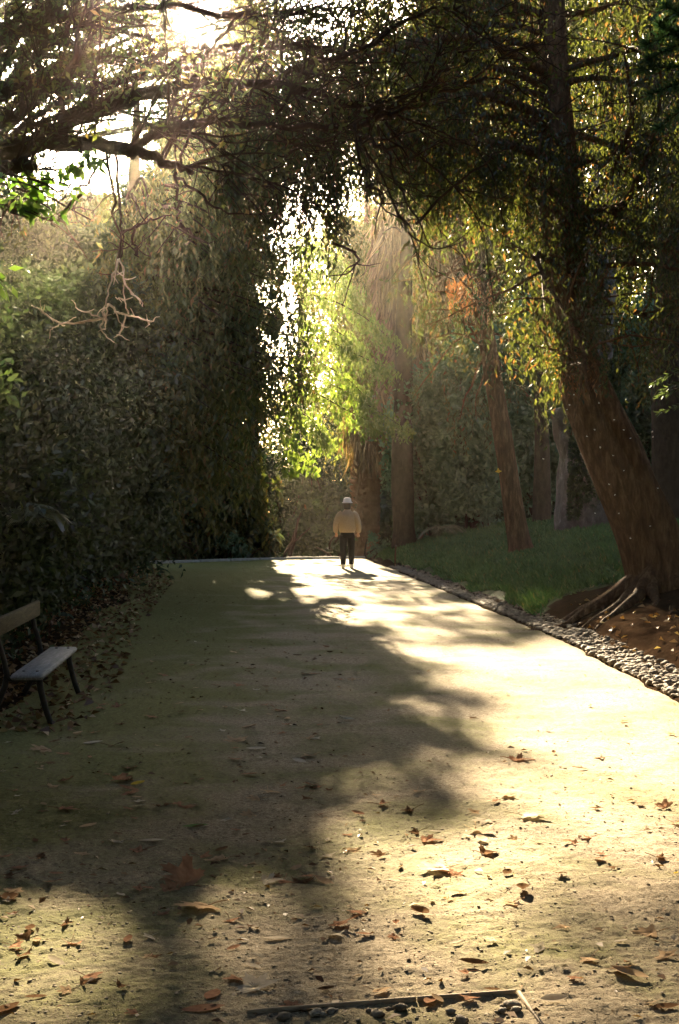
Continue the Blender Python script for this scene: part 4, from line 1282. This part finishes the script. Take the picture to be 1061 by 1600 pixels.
# ------------------------------------------------------------------ fallen leaves
def maple(seed, curl=.15, lobes=5, size=1.0):
    rg = np.random.default_rng(seed)
    pts = []
    for i_ in range(lobes):
        a = math.radians(90 + (i_ - (lobes - 1) / 2) * (250 / lobes)) + rg.normal() * .06
        l = (.5, .62, .72, .62, .5)[i_ % 5] * (.85 + .3 * rg.random())
        if lobes < 5: l *= .8
        wv = .26
        pts += [(a - wv * 1.5, l * .52), (a - wv * .85, l * .70), (a - wv * .75, l * .86), (a - wv * .35, l * .82), (a, l * 1.02), (a + wv * .35, l * .82), (a + wv * .75, l * .86), (a + wv * .85, l * .70)]
    pts.append((math.radians(-90), .16))
    P = np.array([(math.cos(a) * r, math.sin(a) * r) for a, r in pts])
    n = len(P)
    rings = [P * .02, P * .5, P]
    cx_, cy_ = rg.normal(size=2) * 1.2
    V = []
    for q in rings:
        rr = np.hypot(q[:, 0], q[:, 1])
        z = curl * (rr ** 2) * 1.0 + curl * .8 * np.sin(q[:, 0] * 4 + cx_) * rr + curl * .6 * np.sin(q[:, 1] * 5 + cy_) * rr
        V.append(np.stack([q[:, 0], q[:, 1], z], -1))
    V = np.concatenate(V)
    f = [[r_ * n + j, r_ * n + (j + 1) % n, (r_ + 1) * n + (j + 1) % n, (r_ + 1) * n + j] for r_ in range(2) for j in range(n)]
    mb = MB(); mb.add(V, f, [list(range(n))])
    sp = np.array([(0, -.1, .0), (.02, -.35, .03 + curl * .3), (.06, -.6, .02 + curl * .6)])
    mb.tube(curve(sp, 6), .012, 4)
    return mb

def oval(seed, curl=.2):
    rg = np.random.default_rng(seed)
    t_ = np.linspace(0, 1, 9)
    w_ = np.sin(t_ * math.pi) ** .8 * .22
    c = curl * (rg.random() + .4)
    V = []
    for s in (-1, 0, 1):
        V.append(np.stack([s * w_, t_ - .5, c * ((t_ - .5) ** 2) * 2 + abs(s) * w_ * c * 2.2], -1))
    V = np.concatenate(V)
    f = [[r_ * 9 + j, r_ * 9 + j + 1, (r_ + 1) * 9 + j + 1, (r_ + 1) * 9 + j] for r_ in range(2) for j in range(8)]
    mb = MB(); mb.add(V, f); return mb

def dry_mat(name, a, b_, tr=.35):
    m_, t_, o_ = new_mat(name)
    c = ramp(t_, noise(t_, 5, 6, .6), [(.3, a), (.7, b_)])
    d = t_.nodes.new('ShaderNodeBsdfDiffuse'); t_.links.new(c, d.inputs[0])
    q = t_.nodes.new('ShaderNodeBsdfTranslucent'); t_.links.new(c, q.inputs[0])
    x = t_.nodes.new('ShaderNodeMixShader'); x.inputs[0].default_value = tr
    t_.links.new(d.outputs[0], x.inputs[1]); t_.links.new(q.outputs[0], x.inputs[2]); t_.links.new(x.outputs[0], o_.inputs[0])
    return m_
DM = {
    'rust': dry_mat('rust_dry_leaf', (.24, .12, .07), (.40, .23, .14)), 'tan': dry_mat('tan_dry_leaf', (.38, .25, .14), (.56, .40, .25)),
    'brown': dry_mat('brown_dry_leaf', (.10, .055, .028), (.19, .11, .06)), 'pale': dry_mat('pale_dry_leaf', (.48, .40, .29), (.62, .54, .42)), 'green': dry_mat('green_fallen_leaf', (.10, .17, .05), (.17, .25, .09)), 'yellow': dry_mat('yellow_fallen_leaf', (.5, .36, .05), (.6, .45, .08)),
}
LM = {}
def leaf_data(shape, tone, seed, curl):
    key = (shape, tone, seed, curl)
    if key not in LM:
        mb = maple(seed, curl) if shape == 'maple' else (maple(seed, curl, 3) if shape == 'torn' else oval(seed, curl))
        me = mesh_np('fallen_leaf', np.concatenate(mb.V), [np.concatenate(f) for f in mb.F.values()])
        me.materials.append(DM[tone]); LM[key] = me
    return LM[key]
taken = []
def drop(px_, py_, wpx, shape, tone, label, group=None, curl=.15, tilt=0.0, rz=None, lift=0.0):
    g_ = gp(px_, py_); d = g_[1]
    if not (-3 < g_[0] < 2.9): return
    s = wpx / F * d / (1.05 if shape != 'oval' else .9)
    o = bpy.data.objects.new('fallen_leaf', leaf_data(shape, tone, int(R.integers(5)), round(curl * .6, 3))); COL.objects.link(o)
    o.location = (g_[0], d, float(pz(g_[0], d)) + .008 + lift)
    o.scale = (s, s, s)
    o.rotation_euler = (R.normal() * .08 + tilt * .45, R.normal() * .08, R.random() * 6.28 if rz is None else rz)
    tag(o, label, 'leaf', group)
    taken.append((px_, py_))
GF = 'fallen leaves on the path'
for a in [
    (290, 1385, 76, 'maple', 'rust', 'large curled rust maple leaf standing up at the edge of the shade', .55, .5, 1.2),
    (318, 1420, 84, 'maple', 'tan', 'flat tan maple leaf just below the large curled rust one', .12, .1, 2.2),
    (398, 1548, 90, 'maple', 'pale', 'large pale sunlit maple leaf above the timber edging', .13, .08, .4),
    (350, 1343, 40, 'torn', 'tan', 'tan torn leaf above the large curled rust leaf, right one of a pair', .3, 0, None),
    (317, 1341, 36, 'torn', 'rust', 'brown torn leaf above the large curled rust leaf, left one of a pair', .3, 0, None),
    (305, 1294, 38, 'oval', 'green', 'fresh green oval leaf lying in the shade', .1, 0, 1.9),
    (690, 1364, 64, 'maple', 'pale', 'maple leaf coloured pale for the sunlight in the middle of the path', .2, .1, None),  # whitish tone of this and the next leaf stands for sunlight
    (822, 1277, 58, 'maple', 'pale', 'maple leaf coloured pale for the brightest sunlight on the right', .2, .1, None),
    (1018, 1466, 52, 'maple', 'tan', 'tan maple leaf beside the shade streak at the lower right', .3, .1, None),
    (370, 1158, 42, 'maple', 'tan', 'tan maple leaf in the deep shade of the middle path', .3, .2, None),
    (435, 1113, 34, 'maple', 'rust', 'rust leaf in the deep shade just above the tan maple leaf', .3, .1, None),
    (72, 1172, 44, 'maple', 'tan', 'tan leaf in the shade below the bench', .25, .1, None),
    (190, 1222, 42, 'maple', 'rust', 'rust leaf curled up beside a yellowish one in the left shade', .5, .3, None),
    (215, 1228, 28, 'oval', 'yellow', 'yellowish oval leaf beside a curled rust leaf', .2, 0, None),
    (82, 1231, 38, 'torn', 'tan', 'tan torn leaf on the mossy left shade', .25, 0, None),
    (806, 1190, 46, 'maple', 'rust', 'red-brown leaf at the tip of the long branch shadow', .3, .1, None),
    (742, 1300, 52, 'torn', 'tan', 'crumpled tan leaf left of the pale bright maple leaf', .5, .1, None),
    (24, 1400, 44, 'torn', 'tan', 'tan leaf at the left edge of the path just above the lower sunlit corner', .2, 0, None),
    (88, 1508, 36, 'oval', 'pale', 'pale oval leaf shining in the lower left sunlight', .15, 0, .9),
    (40, 1470, 50, 'torn', 'brown', 'dark crumpled leaf at the left edge of the lower sunlight', .55, .2, None),
    (35, 1500, 44, 'torn', 'brown', 'dark twisted leaf in the lower left corner of sunlight', .6, .3, None),
    (432, 1468, 40, 'oval', 'pale', 'narrow pale leaf left of the middle dapples', .05, 0, 1.5),
    (396, 1512, 30, 'oval', 'pale', 'small pale leaf above the large pale maple leaf', .1, 0, .9),
    (100, 1450, 46, 'torn', 'brown', 'dark brown curled leaf at the top of the lower left sunlight', .6, .3, None),
    (110, 1480, 40, 'torn', 'rust', 'crumpled rust leaf amid the lower left sunlight', .6, .2, None),
    (200, 1474, 30, 'oval', 'rust', 'rust oval leaf at the border of the lower left sunlight', .2, 0, None),
    (130, 1545, 36, 'torn', 'brown', 'dark crumpled leaf at the very bottom left sunlight', .6, .3, None),
    (190, 1552, 36, 'torn', 'brown', 'dark crumpled leaf between the lower left corner and the pale maple leaf', .6, .3, None),
    (520, 1465, 46, 'torn', 'pale', 'pale torn leaf with a dark shadow in the middle dapples', .35, .1, None),
    (480, 1382, 46, 'torn', 'brown', 'dark upright leaf at the shade border in the middle', .7, .4, None),
    (553, 1331, 40, 'torn', 'tan', 'tan leaf beneath the round sun patch in the middle', .3, .1, None),
    (650, 1300, 34, 'torn', 'brown', 'brown leaf between the sun patch and the pale mid-path maple leaf', .3, .1, None),
    (985, 1510, 30, 'torn', 'pale', 'grey pale leaf right of the lower right shade streak', .4, .3, None),
    (970, 1480, 24, 'oval', 'pale', 'white and brown small leaf by the lower right shade streak', .3, .2, None),
    (1056, 1370, 14, 'oval', 'yellow', 'tiny yellow leaf at the right edge', .2, 0, None),
    (400, 1172, 30, 'oval', 'pale', 'pale slender leaf beside the tan maple leaf in the shade', .2, 0, 1.4),
    (485, 1181, 36, 'torn', 'tan', 'tan leaf near the shade border left of the round sun patch', .2, .1, None),
]:
    drop(a[0], a[1], a[2], a[3], a[4], a[5], GF, a[6], a[7], a[8])
zones = [   # photograph areas the smaller leaves lie in: share, x0, x1, y0, y1, words
    (.20, 130, 560, 985, 1130, 'on the shaded path beyond the bench'),
    (.30, 0, 500, 1130, 1330, 'on the mossy shaded left half of the path'),
    (.14, 0, 380, 1330, 1590, 'near the lower left corner of the path'),
    (.18, 380, 800, 1230, 1580, 'on the dappled middle of the path'),
    (.18, 700, 1060, 1120, 1590, 'on the sunlit right side of the path'),
]
tones = [('rust', 'rust-brown', .34), ('tan', 'tan', .26), ('brown', 'dark brown', .24), ('pale', 'pale', .16)]
total = 300 - len(taken)
for sh, x0, x1, y0, y1, wz in zones:
    for _ in range(int(total * sh)):
        a = R.uniform(x0, x1); b_ = R.uniform(y0, y1)
        tone, wt, _p = tones[R.choice(4, p=[q[2] for q in tones])]
        shp = ['torn', 'oval', 'maple'][R.choice(3, p=[.45, .3, .25])]
        d = H * F / (b_ - HY)
        wpx = (.055 + .085 * R.random() ** 1.5) * F / d
        drop(a, b_, wpx, shp, tone, f'small {wt} fallen leaf {wz}', f'small {wt} leaves {wz}', [.08, .2, .42][R.integers(3)], R.random() * .12)

# crumbs and dead leaves too many to count
n = 9000
ly = 1 / (1 / 40 + R.random(n) * (1 / 4.0 - 1 / 40)); lx = R.uniform(-2.9, 2.8, n)
dens = vnoise(lx * 1.3, ly * 1.0, 55)
left = np.clip((1.2 - lx) / 3, .18, 1)
k = R.random(n) < dens * left * 1.4
lx, ly = lx[k], ly[k]; n = len(lx)
mb = MB()
D = rdir(n) * np.array([1, 1, .35]); D = unit(D)
s = .010 + .024 * R.random(n) ** 2.5
mb.leaves(np.stack([lx, ly, pz(lx, ly) + .005 + s * .08], -1), D * np.array([1, 1, .5]), rdir(n, (0, 0, 2.2)), s * 1.7, s * .8, .25)
n = 3600                                                  # drift of leaves under the left shrubs and on the bank soil
by = 10 + 28 * R.random(n) ** 1.3; bx_ = xl(by) - .8 + 1.5 * R.random(n) ** 1.5
r2 = R.random(n) < .12
by = np.where(r2, R.uniform(11, 20, n), by); bx_ = np.where(r2, xr(by) + .4 + 2.6 * R.random(n), bx_)
s = .03 + .04 * R.random(n)
mb.leaves(np.stack([bx_, by, gz(bx_, by) + .02], -1), unit(rdir(n) * np.array([1, 1, .3])), rdir(n, (0, 0, 1.3)), s * 1.6, s, .25)
litter = leaf_mat('litter', [(0, (.07, .035, .018)), (.5, (.15, .08, .04)), (.8, (.27, .17, .09)), (1, (.42, .33, .22))], .15, .02)
tag(mb.build('leaf_litter', litter), 'crumbs and dead leaves littering the path and its edges', 'leaf litter', kind='stuff')

# ------------------------------------------------------------------ small things: insects, stake, leaf caught on the trunk
pts = [(897, 617), (890, 633), (886, 640), (936, 630), (917, 682), (929, 671), (960, 656), (975, 672), (985, 685), (938, 699), (958, 712), (975, 735), (952, 757), (961, 773), (849, 717), (930, 802), (967, 802), (1016, 822), (985, 841), (1028, 763), (1019, 675), (1020, 683), (208, 716), (177, 763)]
for i_, (a, b_) in enumerate(pts):
    d = 12 + 3 * R.random()
    p_ = at(a, b_, d)
    o = None
    mb = MB()
    mb.tube(np.array([p_ - (.008, 0, 0), p_, p_ + (.008, 0, .002)]), [.002, .004, .001], 5)
    wdir = rdir(2, (0, 0, .4))
    mb.leaves(p_ + wdir * .006, wdir, rdir(2), .017, .009)
    o = mb.build('midge', M['insect'])
    if a < 300:
        tag(o, 'pale midge flying before the dark left shrubs, %s' % ('upper of two' if b_ < 740 else 'lower of two'), 'insect', 'midges in the air')
    else:
        tag(o, 'tiny pale midge flying beside the big leaning trunk', 'insect', 'midges in the air')
o = bpy.data.objects.new('caught_leaf', leaf_data('torn', 'yellow', 1, .2)); COL.objects.link(o)
p_ = at(779, 737, 30.6); o.location = tuple(p_); o.scale = (.16, .16, .16); o.rotation_euler = (1.3, 0, .4)
tag(o, 'yellow leaf caught on the slim leaning trunk', 'leaf')
b0 = gp(597, 884); b0[0] = float(xr(b0[1])) + .25; b0[2] = float(gz(b0[0], b0[1]))
t = thing('stake', 'short wooden stake at the path edge right of the person', 'stake', b0)
mb = MB(); mb.tube([b0 - (0, 0, .05), b0 + (0, 0, .25), b0 + (0.02, 0, .52)], [.022, .02, .018], 6, jitter=.1); mb.build('post', M['bark'], t)
mb = MB(); mb.tube([b0 + (0.02, 0, .52), b0 + (.03, 0, .56)], [.03, .025], 6); mb.build('cap', M['bark_pale'], t)

# ------------------------------------------------------------------ haze
hz, ht_, ho = new_mat('haze_air')
pv = ht_.nodes.new('ShaderNodeVolumePrincipled')
pv.inputs['Color'].default_value = (1.0, .86, .66, 1)
pv.inputs['Density'].default_value = 0.0002
pv.inputs['Anisotropy'].default_value = 0.93
ht_.links.new(pv.outputs[0], ho.inputs['Volume'])
mb = MB(); mb.box((0, 145, 13.0), (610, 420, 32))
hb = mb.build('haze', hz)
tag(hb, 'warm hazy air through which sunbeams fall', 'haze', kind='stuff')
hb.display_type = 'WIRE'
